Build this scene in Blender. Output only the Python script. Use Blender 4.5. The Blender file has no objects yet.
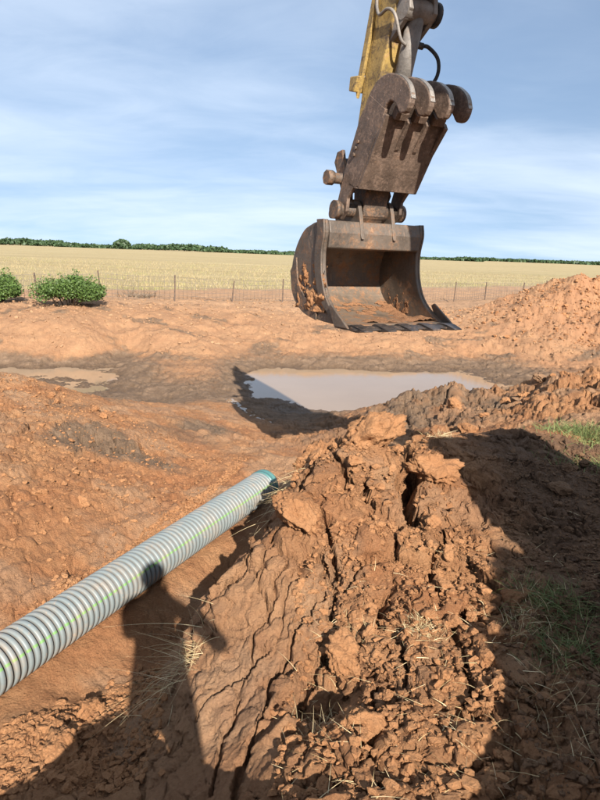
import bpy, bmesh, math, random
import numpy as np
from mathutils import Vector, Matrix

random.seed(7); RNG = np.random.default_rng(7)
scene = bpy.context.scene
COL = scene.collection

# ------------------------------------------------------------------ camera
CAMZ = 1.9
PITCH, ROLL, FPX = math.radians(13.7), math.radians(2.1), 601.0
FW = Vector((0, math.cos(PITCH), -math.sin(PITCH)))
UP0 = Vector((0, math.sin(PITCH), math.cos(PITCH)))
RT = Vector((1, 0, 0)) * math.cos(ROLL) + UP0 * math.sin(ROLL)
UP = UP0 * math.cos(ROLL) - Vector((1, 0, 0)) * math.sin(ROLL)
camd = bpy.data.cameras.new('camera'); cam = bpy.data.objects.new('camera', camd); COL.objects.link(cam)
cam.matrix_world = Matrix(((RT.x, UP.x, -FW.x, 0), (RT.y, UP.y, -FW.y, 0), (RT.z, UP.z, -FW.z, CAMZ), (0, 0, 0, 1)))
camd.sensor_fit = 'VERTICAL'; camd.sensor_height = 36; camd.sensor_width = 27
camd.lens = 36 * FPX / 800
camd.clip_start = 0.02; camd.clip_end = 20000
scene.camera = cam

# ------------------------------------------------------------------ sun and sky
SUN_EL, SUN_AZ = math.radians(31.3), math.radians(-15)     # azimuth of the direction the light travels, from +Y
SD = Vector((math.sin(SUN_AZ) * math.cos(SUN_EL), math.cos(SUN_AZ) * math.cos(SUN_EL), -math.sin(SUN_EL)))
sl = bpy.data.lights.new('sun', 'SUN'); sl.energy = 5.0; sl.angle = math.radians(0.53); sl.color = (1, 0.94, 0.85)
so = bpy.data.objects.new('sun', sl); COL.objects.link(so)
so.rotation_euler = SD.to_track_quat('-Z', 'Y').to_euler(); so.location = (3, -10, 12)

w = bpy.data.worlds.new('World'); scene.world = w; w.use_nodes = True
nt = w.node_tree; nt.nodes.clear()
def N(t, ty, **k):
    n = t.nodes.new(ty)
    for a, b in k.items():
        if a.startswith('i_'): n.inputs[a[2:].replace('_', ' ')].default_value = b
        else: setattr(n, a, b)
    return n
out = N(nt, 'ShaderNodeOutputWorld'); bg = N(nt, 'ShaderNodeBackground'); bg.inputs['Strength'].default_value = 0.06
sky = N(nt, 'ShaderNodeTexSky'); sky.sky_type = 'NISHITA'; sky.sun_disc = False
sky.sun_elevation = SUN_EL; sky.sun_rotation = math.pi + SUN_AZ
sky.air_density = 1.0; sky.dust_density = 0.3; sky.ozone_density = 2.0; sky.altitude = 200
tc = N(nt, 'ShaderNodeTexCoord'); sep = N(nt, 'ShaderNodeSeparateXYZ')
nt.links.new(tc.outputs['Generated'], sep.inputs[0])
def M_(t, op, a, b=None, clamp=False):
    n = t.nodes.new('ShaderNodeMath'); n.operation = op; n.use_clamp = clamp
    for i, v in enumerate((a, b)):
        if v is None: continue
        if isinstance(v, (int, float)): n.inputs[i].default_value = v
        else: t.links.new(v, n.inputs[i])
    return n.outputs[0]
svec = N(nt, 'ShaderNodeCombineXYZ')
nt.links.new(sep.outputs['X'], svec.inputs[0]); nt.links.new(sep.outputs['Y'], svec.inputs[1])
nt.links.new(M_(nt, 'ADD', M_(nt, 'MULTIPLY', M_(nt, 'MAXIMUM', sep.outputs['Z'], 0.0), 0.60), .17), svec.inputs[2])
svn = N(nt, 'ShaderNodeVectorMath', operation='NORMALIZE'); nt.links.new(svec.outputs[0], svn.inputs[0])
nt.links.new(svn.outputs[0], sky.inputs['Vector'])
zz = M_(nt, 'ADD', M_(nt, 'MAXIMUM', sep.outputs['Z'], 0.0), 0.16)
cx = M_(nt, 'DIVIDE', sep.outputs['X'], zz); cy = M_(nt, 'DIVIDE', sep.outputs['Y'], zz)
cmb = N(nt, 'ShaderNodeCombineXYZ'); nt.links.new(cx, cmb.inputs[0]); nt.links.new(cy, cmb.inputs[1])
mp = N(nt, 'ShaderNodeMapping'); mp.inputs['Rotation'].default_value = (0, 0, math.radians(14)); mp.inputs['Scale'].default_value = (0.55, 0.95, 1); mp.inputs['Location'].default_value = (1.7, 0.35, 0)
nt.links.new(cmb.outputs[0], mp.inputs['Vector'])
n1 = N(nt, 'ShaderNodeTexNoise', i_Scale=0.62, i_Detail=5.0, i_Roughness=0.48, i_Distortion=0.35); nt.links.new(mp.outputs[0], n1.inputs['Vector'])
n2 = N(nt, 'ShaderNodeTexNoise', i_Scale=3.0, i_Detail=9.0, i_Roughness=0.6, i_Distortion=0.8); nt.links.new(mp.outputs[0], n2.inputs['Vector'])
mixn = M_(nt, 'ADD', M_(nt, 'MULTIPLY', n1.outputs['Fac'], 0.84), M_(nt, 'MULTIPLY', n2.outputs['Fac'], 0.16))
mr = N(nt, 'ShaderNodeMapRange', interpolation_type='SMOOTHSTEP'); mr.inputs['From Min'].default_value = 0.33; mr.inputs['From Max'].default_value = 0.66
mr.inputs['To Max'].default_value = 0.85; mr.inputs['To Min'].default_value = 0.12
nt.links.new(mixn, mr.inputs['Value'])
cmix = N(nt, 'ShaderNodeMix', data_type='RGBA'); cmix.inputs['B'].default_value = (7.0, 8.0, 9.4, 1)
nt.links.new(mr.outputs[0], cmix.inputs['Factor']); nt.links.new(sky.outputs[0], cmix.inputs['A'])
nt.links.new(cmix.outputs['Result'], bg.inputs['Color']); nt.links.new(bg.outputs[0], out.inputs[0])

vs = scene.view_settings
vs.view_transform = 'Standard'; vs.look = 'None'; vs.exposure = 1.15; vs.gamma = 1; vs.use_curve_mapping = False

# ------------------------------------------------------------------ helpers
def tag(o, label=None, cat=None, group=None, kind=None):
    if label: o['label'] = label
    if cat: o['category'] = cat
    if group: o['group'] = group
    if kind: o['kind'] = kind
    return o

def np_mesh(name, V, F, smooth=True):
    """V (n,3); F (m,k) int array of equal-size faces"""
    V = np.asarray(V, dtype=np.float32); F = np.asarray(F, dtype=np.int32)
    me = bpy.data.meshes.new(name); k = F.shape[1]
    me.vertices.add(len(V)); me.vertices.foreach_set('co', V.ravel())
    me.loops.add(F.size); me.loops.foreach_set('vertex_index', F.ravel())
    me.polygons.add(len(F)); me.polygons.foreach_set('loop_start', np.arange(0, F.size, k, dtype=np.int32))
    me.polygons.foreach_set('use_smooth', np.full(len(F), smooth))
    me.update(calc_edges=True); me.validate()
    return me

def link(name, me, mat=None, parent=None, loc=(0, 0, 0)):
    o = bpy.data.objects.new(name, me); COL.objects.link(o)
    if mat is not None and me is not None and not me.materials: me.materials.append(mat)
    o.parent = parent; o.location = loc
    return o

def empty(name, loc=(0, 0, 0), rz=0, parent=None):
    o = bpy.data.objects.new(name, None); COL.objects.link(o); o.location = loc; o.rotation_euler = (0, 0, rz)
    o.empty_display_size = 0.2; o.parent = parent
    return o

class BM:
    """collects shapes into one mesh"""
    def __init__(s): s.b = bmesh.new()
    def prism(s, prof, y0, y1, plane='XZ'):
        """extrude a closed (a,b) outline along the third axis"""
        def P(a, b, c): return {'XZ': (a, c, b), 'XY': (a, b, c), 'YZ': (c, a, b)}[plane]
        A = [s.b.verts.new(P(a, b, y0)) for a, b in prof]; B = [s.b.verts.new(P(a, b, y1)) for a, b in prof]
        n = len(prof)
        s.b.faces.new(A); s.b.faces.new(B[::-1])
        for i in range(n):
            s.b.faces.new((A[i], B[i], B[(i + 1) % n], A[(i + 1) % n]))
        return s
    def box(s, c, d, rot=None):
        m = Matrix.Translation(c) @ (rot.to_4x4() if rot else Matrix.Identity(4)) @ Matrix.Diagonal((*d, 1))
        bmesh.ops.create_cube(s.b, size=1, matrix=m); return s
    def tube(s, pts, rad, seg=12, cap=True):
        pts = [Vector(p) for p in pts]
        rads = rad if isinstance(rad, (list, tuple)) else [rad] * len(pts)
        rings = []; nrm = None
        for i, p in enumerate(pts):
            t = (pts[min(i + 1, len(pts) - 1)] - pts[max(i - 1, 0)]).normalized()
            if nrm is None:
                nrm = t.orthogonal().normalized()
            else:
                nrm = (nrm - t * nrm.dot(t)).normalized()
            bn = t.cross(nrm)
            rings.append([s.b.verts.new(p + (nrm * math.cos(2 * math.pi * k / seg) + bn * math.sin(2 * math.pi * k / seg)) * rads[i]) for k in range(seg)])
        for a, b in zip(rings, rings[1:]):
            for k in range(seg):
                f = s.b.faces.new((a[k], a[(k + 1) % seg], b[(k + 1) % seg], b[k])); f.smooth = True
        if cap: s.b.faces.new(rings[0][::-1]); s.b.faces.new(rings[-1])
        return s
    def sheet(s, prof, y0, y1, th, n=1):
        """a plate following an open (x,z) curve, thickness th inwards"""
        P = [Vector((a, 0, b)) for a, b in prof]; off = []
        for i, p in enumerate(P):
            t = (P[min(i + 1, len(P) - 1)] - P[max(i - 1, 0)]).normalized()
            off.append(p + Vector((-t.z, 0, t.x)) * th)
        s.prism([(p.x, p.z) for p in P] + [(p.x, p.z) for p in off[::-1]], y0, y1)
        return s
    def build(s, name, mat, parent=None, loc=(0, 0, 0), bevel=0, smooth=False):
        bmesh.ops.recalc_face_normals(s.b, faces=s.b.faces)
        me = bpy.data.meshes.new(name); s.b.to_mesh(me); s.b.free()
        if smooth:
            for p in me.polygons: p.use_smooth = True
        o = link(name, me, mat, parent, loc)
        if bevel:
            m = o.modifiers.new('bevel', 'BEVEL'); m.width = bevel; m.segments = 2; m.limit_method = 'ANGLE'; m.angle_limit = math.radians(40)
        return o

# ---- numpy noise (float32)
F32 = np.float32
def _h(ix, iy, s):
    h = ix.astype(np.int32).view(np.uint32) * np.uint32(374761393) + iy.astype(np.int32).view(np.uint32) * np.uint32(668265263) + np.uint32((s * 1274126177) & 0xffffffff)
    h = (h ^ (h >> np.uint32(13))) * np.uint32(1274126177)
    h = (h ^ (h >> np.uint32(15))) * np.uint32(2246822519)
    return ((h ^ (h >> np.uint32(16))) & np.uint32(0xffffff)).astype(F32) * F32(1 / 0xffffff)
def vnoise(x, y, s=0):
    x = x.astype(F32); y = y.astype(F32)
    ix, iy = np.floor(x), np.floor(y); fx, fy = x - ix, y - iy
    ux, uy = fx * fx * (3 - 2 * fx), fy * fy * (3 - 2 * fy)
    def g(ox, oy):
        a = _h(ix + F32(ox), iy + F32(oy), s) * F32(2 * np.pi)
        return np.cos(a) * (fx - F32(ox)) + np.sin(a) * (fy - F32(oy))
    return ((g(0, 0) * (1 - ux) + g(1, 0) * ux) * (1 - uy) + (g(0, 1) * (1 - ux) + g(1, 1) * ux) * uy) * F32(1.4)
def fbm(x, y, s=0, o=4, g=0.5, l=2.03):
    t = 0; a = 1.0
    for i in range(o):
        t = t + F32(a) * vnoise(x, y, s + i * 17); x = x * l + 3.1; y = y * l - 1.7; a *= g
    return t
def worley(x, y, s=0):
    x = x.astype(F32); y = y.astype(F32)
    ix, iy = np.floor(x), np.floor(y)
    f1 = np.full(x.shape, 9.0, F32); f2 = f1.copy(); rid = np.zeros(x.shape, F32); dx = rid.copy(); dy = rid.copy()
    for ox in (-1, 0, 1):
        for oy in (-1, 0, 1):
            cx, cy = ix + F32(ox), iy + F32(oy)
            h1 = _h(cx, cy, s); h2 = h1 * F32(97.31); h2 -= np.floor(h2)
            ex, ey = x - (cx + F32(.1) + F32(.8) * h1), y - (cy + F32(.1) + F32(.8) * h2)
            d = np.sqrt(ex * ex + ey * ey)
            new = d < f1
            f2 = np.where(new, f1, np.minimum(f2, d))
            h3 = h1 * F32(41.7); rid = np.where(new, h3 - np.floor(h3), rid); dx = np.where(new, ex, dx); dy = np.where(new, ey, dy)
            f1 = np.where(new, d, f1)
    return f1, f2, rid, dx, dy
def sstep(a, b, x):
    t = np.clip((x - a) / (b - a), 0, 1); return t * t * (3 - 2 * t)

# ------------------------------------------------------------------ terrain
def ray(u, v): return FW * FPX + RT * (u - 300) - UP * (v - 400)
def pz(u, v, z):
    d = ray(u, v); t = (z - CAMZ) / d.z; return (d.x * t, d.y * t, z)
def pd(u, v, dep):
    d = ray(u, v) * (dep / FPX); return (d.x, d.y, CAMZ + d.z)

CP = []
def Z(*a):
    for u, v, z in a: CP.append(pz(u, v, z))
def D(*a):
    for u, v, d in a: CP.append(pd(u, v, d))
def W(*a):
    for p in a: CP.append(p)
# far bank and pond basin
Z((0, 314, -.03), (60, 318, -.03), (120, 314, -.03), (200, 314, -.05), (300, 310, -.06), (400, 312, -.08), (470, 314, -.05))
Z((0, 335, -.4), (80, 338, -.42), (160, 335, -.35), (0, 364, -.97), (80, 366, -.98), (125, 356, -.9))
Z((230, 330, -.35), (300, 332, -.35), (400, 336, -.42), (470, 335, -.4), (240, 352, -.75), (330, 357, -.82), (430, 362, -.88))
Z((15, 382, -.96), (55, 385, -1.06), (95, 387, -1.05), (85, 395, -.95), (120, 384, -.95), (235, 376, -.9), (238, 392, -.93))
Z((300, 384, -1.25), (380, 388, -1.25), (440, 388, -1.15), (285, 388, -1.12))
Z((300, 370, -1.0), (400, 372, -1.0), (470, 380, -1.05), (506, 391, -1.04), (520, 396, -.96), (246, 380, -1.0), (254, 396, -1.0), (290, 404, -1.01), (340, 413, -1.0), (400, 408, -1.0), (455, 398, -.98))
Z((165, 352, -.66), (195, 370, -.75), (222, 388, -.86), (150, 372, -.85), (120, 398, -.88), (190, 392, -.88))
# spoil heap beyond the pond, right
D((600, 275, 21.5), (560, 281, 21.3), (525, 292, 21), (497, 303, 20.8), (590, 300, 20), (545, 310, 19.5), (590, 335, 18.3), (530, 335, 18), (560, 360, 16.6), (600, 368, 16))
Z((500, 352, -.72), (545, 372, -.8), (590, 385, -.75))
W((14, 21, 1.7), (12, 25, .3), (9, 25, .05), (17, 24, 1.0), (16, 18, 1.0), (14, 14, 0))
# left bank
Z((0, 374, .02), (50, 384, -.08), (105, 399, -.34), (160, 404, -.52), (215, 403, -.75), (255, 416, -.82))
W((-6.5, 11.2, -.7), (-4.3, 11.2, -.95), (-3, 10.6, -.95))
Z((0, 430, .0), (0, 500, -.05), (0, 570, -.25), (50, 430, -.08), (50, 500, -.16), (100, 430, -.2), (100, 490, -.28), (60, 560, -.36), (150, 450, -.4), (160, 490, -.46), (210, 440, -.55), (215, 470, -.56), (270, 440, -.66), (270, 458, -.62), (300, 452, -.66), (120, 540, -.44))
W((-5, 3, .1), (-5, 6, .1), (-4.4, 0, .25), (-7, 8, .1), (-3.2, 2.2, -.1))
# trench floor along the pipe
PA, PB = Vector((-1.64, 2.93, -.405)), Vector((-.325, 5.72, -.385))
for t in (-.6, -.2, 0, .25, .5, .75, 1.0):
    p = PA.lerp(PB, t); W((p.x, p.y, -.56))
for t in (-.2, .1, .45, .8, 1.05):
    p = PA.lerp(PB, t); W((p.x + .38, p.y - .2, -.70))
Z((60, 720, -.55), (30, 790, -.52), (90, 790, -.5), (130, 740, -.56), (130, 690, -.58), (150, 780, -.52))
W((.05, 6.3, -.58), (.3, 6.9, -.6))
# the spur of broken clay in front of the photographer
Z((196, 606, -.03), (238, 550, .18), (284, 523, .32), (290, 486, .36), (335, 452, .42), (385, 450, .42), (430, 438, .36))
Z((178, 700, -.26), (172, 790, -.36), (230, 640, -.08), (225, 740, -.26), (260, 790, -.16), (300, 600, .12), (290, 690, .0), (335, 695, -.06), (320, 780, .02))
W((-.72, 3.0, -.6), (-.62, 3.45, -.6), (-.42, 3.85, -.6), (-.32, 4.35, -.6), (.0, 5.1, -.6), (.35, 5.8, -.5))
Z((350, 560, .22), (420, 520, .28), (400, 640, .14), (450, 600, .2), (480, 560, .2), (440, 700, .13), (400, 770, .1), (480, 790, .16))
# ground right of it, in the machine's shade
Z((520, 450, .26), (590, 450, .22), (560, 520, .2), (590, 600, .2), (540, 700, .2), (590, 780, .22))
Z((470, 436, .3), (540, 434, .28))
W((3, 4.8, .2), (3.2, 3.2, .2), (4, 1.5, .15), (3.8, 0, .1), (6, 0, .1), (4, -3, .1), (7, 4, .15))
# gully behind, then the lumpy near bank of the pond
W((1.0, 6.6, -.25), (2.2, 6.9, -.2), (.6, 7.4, -.55))
Z((372, 432, -.55), (390, 412, -.45), (432, 394, -.3), (470, 404, -.35), (505, 412, -.3), (545, 397, .05), (600, 374, .24), (520, 432, -.05), (575, 420, .1), (330, 428, -.75))
W((7, 10, .3), (6, 8, .3), (6.5, 12, -.4))
# where the photographer stands
W((0, -.1, .46), (.6, .9, .26), (-.55, 1.3, .34), (-.3, 1.2, .34), (-.9, .9, .3), (-1.6, .5, .12), (.1, 1.5, .16), (-.35, 1.65, -.2), (-1.1, 1.45, -.12), (-1.5, 1.25, -.15), (-2.4, .9, -.05), (-2, -1.5, .3), (0, -2, .3), (2, -2.5, .2), (-1.2, 1.8, -.4), (-.6, 1.95, -.45))
W((-15, 16, 0), (-15, 8, .1), (-10, 2, .1), (-9, -6, .2), (3, -9, .1), (12, -3, .1), (13, 6, .2), (-12, 26, 0), (0, 30, 0), (12, 34, 0), (22, 30, 0), (24, 12, .1))
CP = np.array(CP); MQC = 0.22
def _phi(d2): return np.sqrt(d2 + MQC * MQC)
_n = len(CP)
_A = np.zeros((_n + 3, _n + 3)); _d = CP[:, None, :2] - CP[None, :, :2]
_A[:_n, :_n] = _phi((_d ** 2).sum(-1)) - np.eye(_n) * 0.025
_A[:_n, _n] = 1; _A[:_n, _n + 1:] = CP[:, :2]; _A[_n, :_n] = 1; _A[_n + 1:, :_n] = CP[:, :2].T
_w = np.linalg.solve(_A, np.concatenate([CP[:, 2], np.zeros(3)]))

def base_h(x, y):
    o = np.zeros(x.shape, F32)
    near = (np.abs(x) < 30) & (y > -14) & (y < 40)
    X, Y = x[near].astype(F32), y[near].astype(F32); r = np.zeros(X.shape, F32); cpx, cpy, ww = CP[:, 0].astype(F32), CP[:, 1].astype(F32), _w[:_n].astype(F32)
    for i in range(0, len(X), 60000):
        a, b = X[i:i + 60000], Y[i:i + 60000]
        d2 = (a[:, None] - cpx) ** 2 + (b[:, None] - cpy) ** 2
        r[i:i + 60000] = _phi(d2) @ ww + _w[_n] + _w[_n + 1] * a + _w[_n + 2] * b
    o[near] = r
    fd = np.maximum(np.maximum(sstep(16, 28, np.abs(x - 1)), sstep(31, 38, y)), sstep(-7, -13, y))
    # field begins beyond the fence line
    return o * (1 - fd)

FA, FB = Vector((-9.0, 19.2, 0)), Vector((9.8, 31.0, 0))     # fence line (plan)
def field_mask(x, y):
    nx, ny = -(FB.y - FA.y), FB.x - FA.x; L = math.hypot(nx, ny)
    d = ((x - FA.x) * nx + (y - FA.y) * ny) / L            # metres beyond the fence
    return d

def seg_dist(x, y, pts):
    best = np.full(x.shape, 99.0)
    for (ax, ay), (bx, by) in zip(pts, pts[1:]):
        t = np.clip(((x - ax) * (bx - ax) + (y - ay) * (by - ay)) / ((bx - ax) ** 2 + (by - ay) ** 2), 0, 1)
        best = np.minimum(best, np.hypot(x - ax - t * (bx - ax), y - ay - t * (by - ay)))
    return best

def gauss(x, y, cx, cy, r): return np.exp(-((x - cx) ** 2 + (y - cy) ** 2) / (r * r))
G = lambda u, v, z: pz(u, v, z)[:2]

CREV = [([(398, 452), (412, 474), (402, 496), (412, 515)], .34, .075, .34), ([(340, 470), (330, 490), (345, 510)], .30, .04, .16), ([(384, 600), (378, 625), (402, 645), (412, 690)], .15, .028, .13),
        ([(318, 540), (335, 570), (330, 600), (352, 622)], .18, .025, .12), ([(450, 530), (432, 560), (440, 590)], .22, .03, .12), ([(318, 628), (275, 680), (245, 735), (225, 800)], -.08, .022, .08),
        ([(292, 600), (262, 645), (232, 700), (205, 770)], -.1, .014, .05), ([(345, 650), (310, 665), (290, 700)], .0, .04, .12), ([(262, 540), (268, 565), (258, 590), (270, 612)], .1, .016, .07),
        ([(470, 600), (455, 640), (470, 680), (455, 720)], .17, .025, .1), ([(380, 690), (372, 730), (385, 770), (376, 800)], .08, .025, .1), ([(20, 440), (34, 425), (60, 420)], -.05, .03, .08), ([(5, 500), (25, 492), (60, 500), (90, 488)], -.12, .02, .06)]
RUNZ = -.84
RUNNEL = [G(u, v, RUNZ) for u, v in ((229, 398), (236, 404), (246, 409), (254, 416), (268, 421), (276, 427))]

def chunks(x, y, s, seed, crack=0.16, tilt=0.5, dome=0.25):
    wa = .35 if s > .2 else .14
    wx = x + s * wa * fbm(x / s * 1.3, y / s * 1.3, seed + 5, 3); wy = y + s * wa * fbm(x / s * 1.3 + 9, y / s * 1.3, seed + 6, 3)
    f1, f2, rid, dx, dy = worley(wx / s, wy / s, seed)
    e = f2 - f1
    a = rid * 57.3
    h = (rid - .5) * .5 + tilt * .75 * (np.cos(a) * dx + np.sin(a) * dy) + dome * (.7 - np.minimum(f1, 1) ** 1.5)
    c = 1 - sstep(0.0, crack, e)
    return h * s, c, rid

def terrain(x, y):
    x = x.astype(F32); y = y.astype(F32)
    """height plus horizontal push plus masks"""
    b = base_h(x, y)
    r = np.hypot(x, y)
    fd = field_mask(x, y) + .6 * fbm(x / 3, y / 3, 3, 3)
    field = sstep(6.0, 8.0, fd + 1.2 * fbm(x / 6, y / 2, 4, 3) - .22 * np.maximum(x, 0))
    # photographer-side zones
    line = [(-.62, 2.0), (-.56, 3.0), (-.33, 3.32), (-.1, 4.05), (.15, 4.6), (.6, 5.2), (1.3, 5.7), (3, 5.6)]
    # side of that line: right/near = bank
    sd = np.full(x.shape, 99.0); sgn = np.ones(x.shape)
    for (ax, ay), (bx, by) in zip(line, line[1:]):
        t = np.clip(((x - ax) * (bx - ax) + (y - ay) * (by - ay)) / ((bx - ax) ** 2 + (by - ay) ** 2), 0, 1)
        d = np.hypot(x - ax - t * (bx - ax), y - ay - t * (by - ay))
        c = (bx - ax) * (y - ay) - (by - ay) * (x - ax)
        m = d < sd; sd = np.where(m, d, sd); sgn = np.where(m, np.where(c < 0, 1, -1), sgn)
    sdist = sd * sgn                                         # >0 on the bank
    bank = sstep(-.25, .12, sdist) * sstep(9, 6, r) * (y > -6)
    wall = np.exp(-((sdist + .05) / .22) ** 2) * sstep(1.6, 2.2, y) * sstep(6.5, 5, y)
    # smooth scraped face at the left of the spur
    scr = gauss(x, y, *G(215, 660, -.15), .42) + gauss(x, y, *G(205, 760, -.3), .38) + .8 * gauss(x, y, *G(240, 590, .05), .3) + .8 * gauss(x, y, *G(270, 640, .0), .26) + .7 * gauss(x, y, *G(250, 730, -.15), .25)
    scr = np.clip(scr, 0, 1) * sstep(-.12, .05, sdist)
    ridge = np.clip(gauss(x, y, 2.3, 9.2, 1.3) + gauss(x, y, 3.8, 8.6, 1.5) + gauss(x, y, 5, 9.3, 1.6) + .6 * gauss(x, y, 1.0, 8.2, 1.0), 0, 1)
    heap = np.clip(gauss(x, y, 11, 21, 4.5) + gauss(x, y, 14, 20, 5), 0, 1)
    leftb = gauss(x, y, -4, 6.5, 2.6)
    bankR = bank * sstep(.9, 1.6, x)
    far = sstep(10.5, 13, y) * (1 - field)
    broken = fbm(x / .9 + 4, y / .9, 21, 3)
    nf = 1 - field
    # amplitude of the coarse, mid and fine clods
    A1 = (.30 * bank * (1 - .9 * scr) * (1 - .55 * bankR) + .75 * ridge + .22 * leftb + .12 * far + .5 * heap + .08) * nf
    A2 = sstep(34, 18, r) * (1.3 * gauss(x, y, *G(98, 438, -.2), .38) + .33 * bank * (1 - .88 * scr) * (1 - .35 * bankR) + .8 * ridge + .32 * leftb + .15 * far + .8 * heap + .2) * nf
    A3 = (.46 * bank * (1 - .85 * scr) + .7 * ridge + .4 * leftb + .5 * far + .8 * heap + .3) * nf * sstep(17, 9, r)
    z = b.copy()
    # deep fissures between big blocks on the spur
    c1, k1, id1 = chunks(x, y, .62, 11, .10, .30, .15)
    c2, k2, id2 = chunks(x, y, .23, 12, .14, .6, .2)
    c3, k3, id3 = chunks(x, y, .085, 13, .22, .7, .35)
    c4, k4, id4 = chunks(x, y, .034, 14, .3, .7, .5)
    sel1 = sstep(-.25, .25, fbm(x / 1.1, y / 1.1, 31, 2)); sel2 = sstep(-.3, .25, fbm(x / .6, y / .6, 32, 3)); sel3 = sstep(-.3, .3, fbm(x / .4, y / .4, 33, 3))
    crest = np.clip(gauss(x, y, .55, 4.5, .75) + gauss(x, y, 0.0, 3.7, .6) + gauss(x, y, .5, 3.2, .6), 0, 1) * bank
    z += A1 * (c1 * .42 - .12 * k1 * sel1 * (1 - far)) + crest * (.09 * c1 / .62 - .09 * k1)
    z += A2 * (c2 * (.25 + .45 * sel2) - .06 * k2 * sel2)
    z += A3 * (c3 * (.25 + .55 * sel3) - .02 * k3 * sel3)
    lod = sstep(14, 7, r)
    z += A3 * lod * c4 * .55 * (.4 + .6 * sel3)
    z += nf * (.05 * fbm(x / .8, y / .8, 41, 5) + .02 * fbm(x / .13, y / .13, 42, 4) * (.3 + A2))
    z += far * nf * (.09 * fbm(x / 1.6, y / 1.1, 43, 5) + .025 * fbm(x / .35, y / .35, 44, 3))
    z += heap * (.25 * fbm(x / 1.2, y / 1.2, 45, 5))
    z += ridge * (.16 * np.abs(fbm(x / .7, y / .7, 46, 4)))
    # strata and cracks along the scraped face
    q = (x * .55 + y * .83) ; p = (-x * .83 + y * .55)
    z += scr * (.007 * fbm(p / .05 + 1.3 * fbm(q / .4, p / .4, 50, 2), q / .5, 51, 4) - .055 * sstep(.36, .5, fbm(p / .16 + .9 * fbm(q / .5, p / .5, 54, 2), q / .8, 55, 3)))
    # tooth marks of the bucket along the left side of the trench
    px, py = PB.x - PA.x, PB.y - PA.y; L = math.hypot(px, py); px /= L; py /= L
    along = (x - PA.x) * px + (y - PA.y) * py; across = -(x - PA.x) * py + (y - PA.y) * px
    side = sstep(.1, .4, across) * sstep(2.0, .9, across) * sstep(-2, 0, along) * sstep(4.5, 3.5, along)
    z += side * .03 * fbm(across / .10 + .5 * fbm(along / .6, across / .4, 57, 2), along / 1.3, 58, 3)
    # flat bed right beside the pipe
    bed = np.exp(-(across / .17) ** 2) * sstep(-3, -2.5, along) * sstep(3.35, 3.05, along)
    z = z * (1 - .85 * bed) + (-.565 + .012 * fbm(x / .1, y / .1, 59, 3)) * .85 * bed
    # hollow in the rubble, and the gap behind the biggest block
    for (u, v, zz_, rr, dp) in ((96, 440, -.2, .30, .13), (325, 700, -.05, .13, .20), (345, 655, .0, .07, .10), (410, 500, .3, .07, .30), (408, 478, .34, .07, .30), (418, 462, .36, .06, .2), (390, 632, .15, .04, .08), (298, 735, -.05, .08, .1)):
        gx, gy = G(u, v, zz_); z -= dp * np.exp(-(((x - gx) ** 2 + (y - gy) ** 2) / rr ** 2) ** 1.5)
    # a little runnel of water left of the pond
    dr = seg_dist(x, y, RUNNEL); z = np.where(dr < .2, z * sstep(.03, .18, dr) + (RUNZ - .02 + .05 * fbm(x / .12, y / .12, 62, 3)) * (1 - sstep(.03, .18, dr)), z)
    # open cracks between blocks
    wx_, wy_ = x + .035 * fbm(x / .12, y / .12, 63, 3), y + .035 * fbm(x / .12 + 5, y / .12, 64, 3)
    for pts_, zz_, wd, dp in CREV:
        dc = seg_dist(wx_, wy_, [G(u, v, zz_) for u, v in pts_]); z -= dp * (1 - sstep(wd * .35, wd, dc))
    # unseen heap of spoil, added behind and right of the camera to cast shade
    shade_heap = 2.22 - 1.2 * np.hypot(x - 2.05, np.maximum(0, np.abs(y + .05) - .25)) - 3 * np.maximum(0, y - .8) + .12 * fbm(x / .5, y / .5, 61, 3)
    z = np.maximum(z, np.where(y < 2.0, shade_heap, -9))
    # field surface
    z = z * (1 - field * .9) + field * (.03 * fbm(x / 2, y / 2, 71, 3)) 
    far_rise = sstep(150, 1500, r) * 0.0
    z = z + far_rise
    # horizontal push makes edges overhang a little
    amp = np.clip(bank * (1 - .6 * scr) + .8 * ridge + wall, 0, 1.3) * sstep(12, 8, r)
    ax = amp * (.045 * fbm(x / .25 + z * 3, y / .25 - z * 3, 81, 3) + .03 * fbm(x / .16 + z * 9, z / .055 + y / .4, 82, 3))
    ay = amp * (.045 * fbm(x / .25 + 7 - z * 3, y / .25 + z * 3, 83, 3) + .03 * fbm(z / .055 + x / .4, y / .16 + z * 9, 84, 3))
    # ---- colour masks (what the soil is; shade_soil also deepens the shade)
    mud = np.clip(sstep(-.62, -.95, b) * (y > 7) * sstep(20, 17, r) + .8 * ridge * sstep(.15, -.35, z + .25 * broken), 0, 1)
    mud = np.maximum(mud, .75 * sstep(.2, .6, fbm(x / 1.6, y / .9, 91, 4)) * far * sstep(26, 20, r))
    mud = np.maximum(mud, .55 * sstep(-.1, .4, fbm(x / 1.1, y / 1.1, 92, 4)) * sstep(6.3, 7.6, r) * (x < 2) * (y < 12))
    mud = np.maximum(mud, np.clip(1.7 * gauss(x, y, *G(98, 437, -.2), .42) + .9 * gauss(x, y, *G(62, 440, -.12), .3) + 1.1 * gauss(x, y, *G(205, 432, -.58), .5) + .8 * gauss(x, y, *G(160, 460, -.42), .35) , 0, 1) * sstep(-.5, .1, broken))
    damp = sstep(-.90, -1.02, z) * (y > 8) * (y < 22)
    red = np.clip(.85 * heap * sstep(-.35, .35, fbm(x / 1.5, y / 1.5, 93, 3) + .25) + .35 * side + .4 * sstep(.0, .6, fbm(x / .8, y / .8, 94, 3)) * (r < 9), 0, 1)
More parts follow.
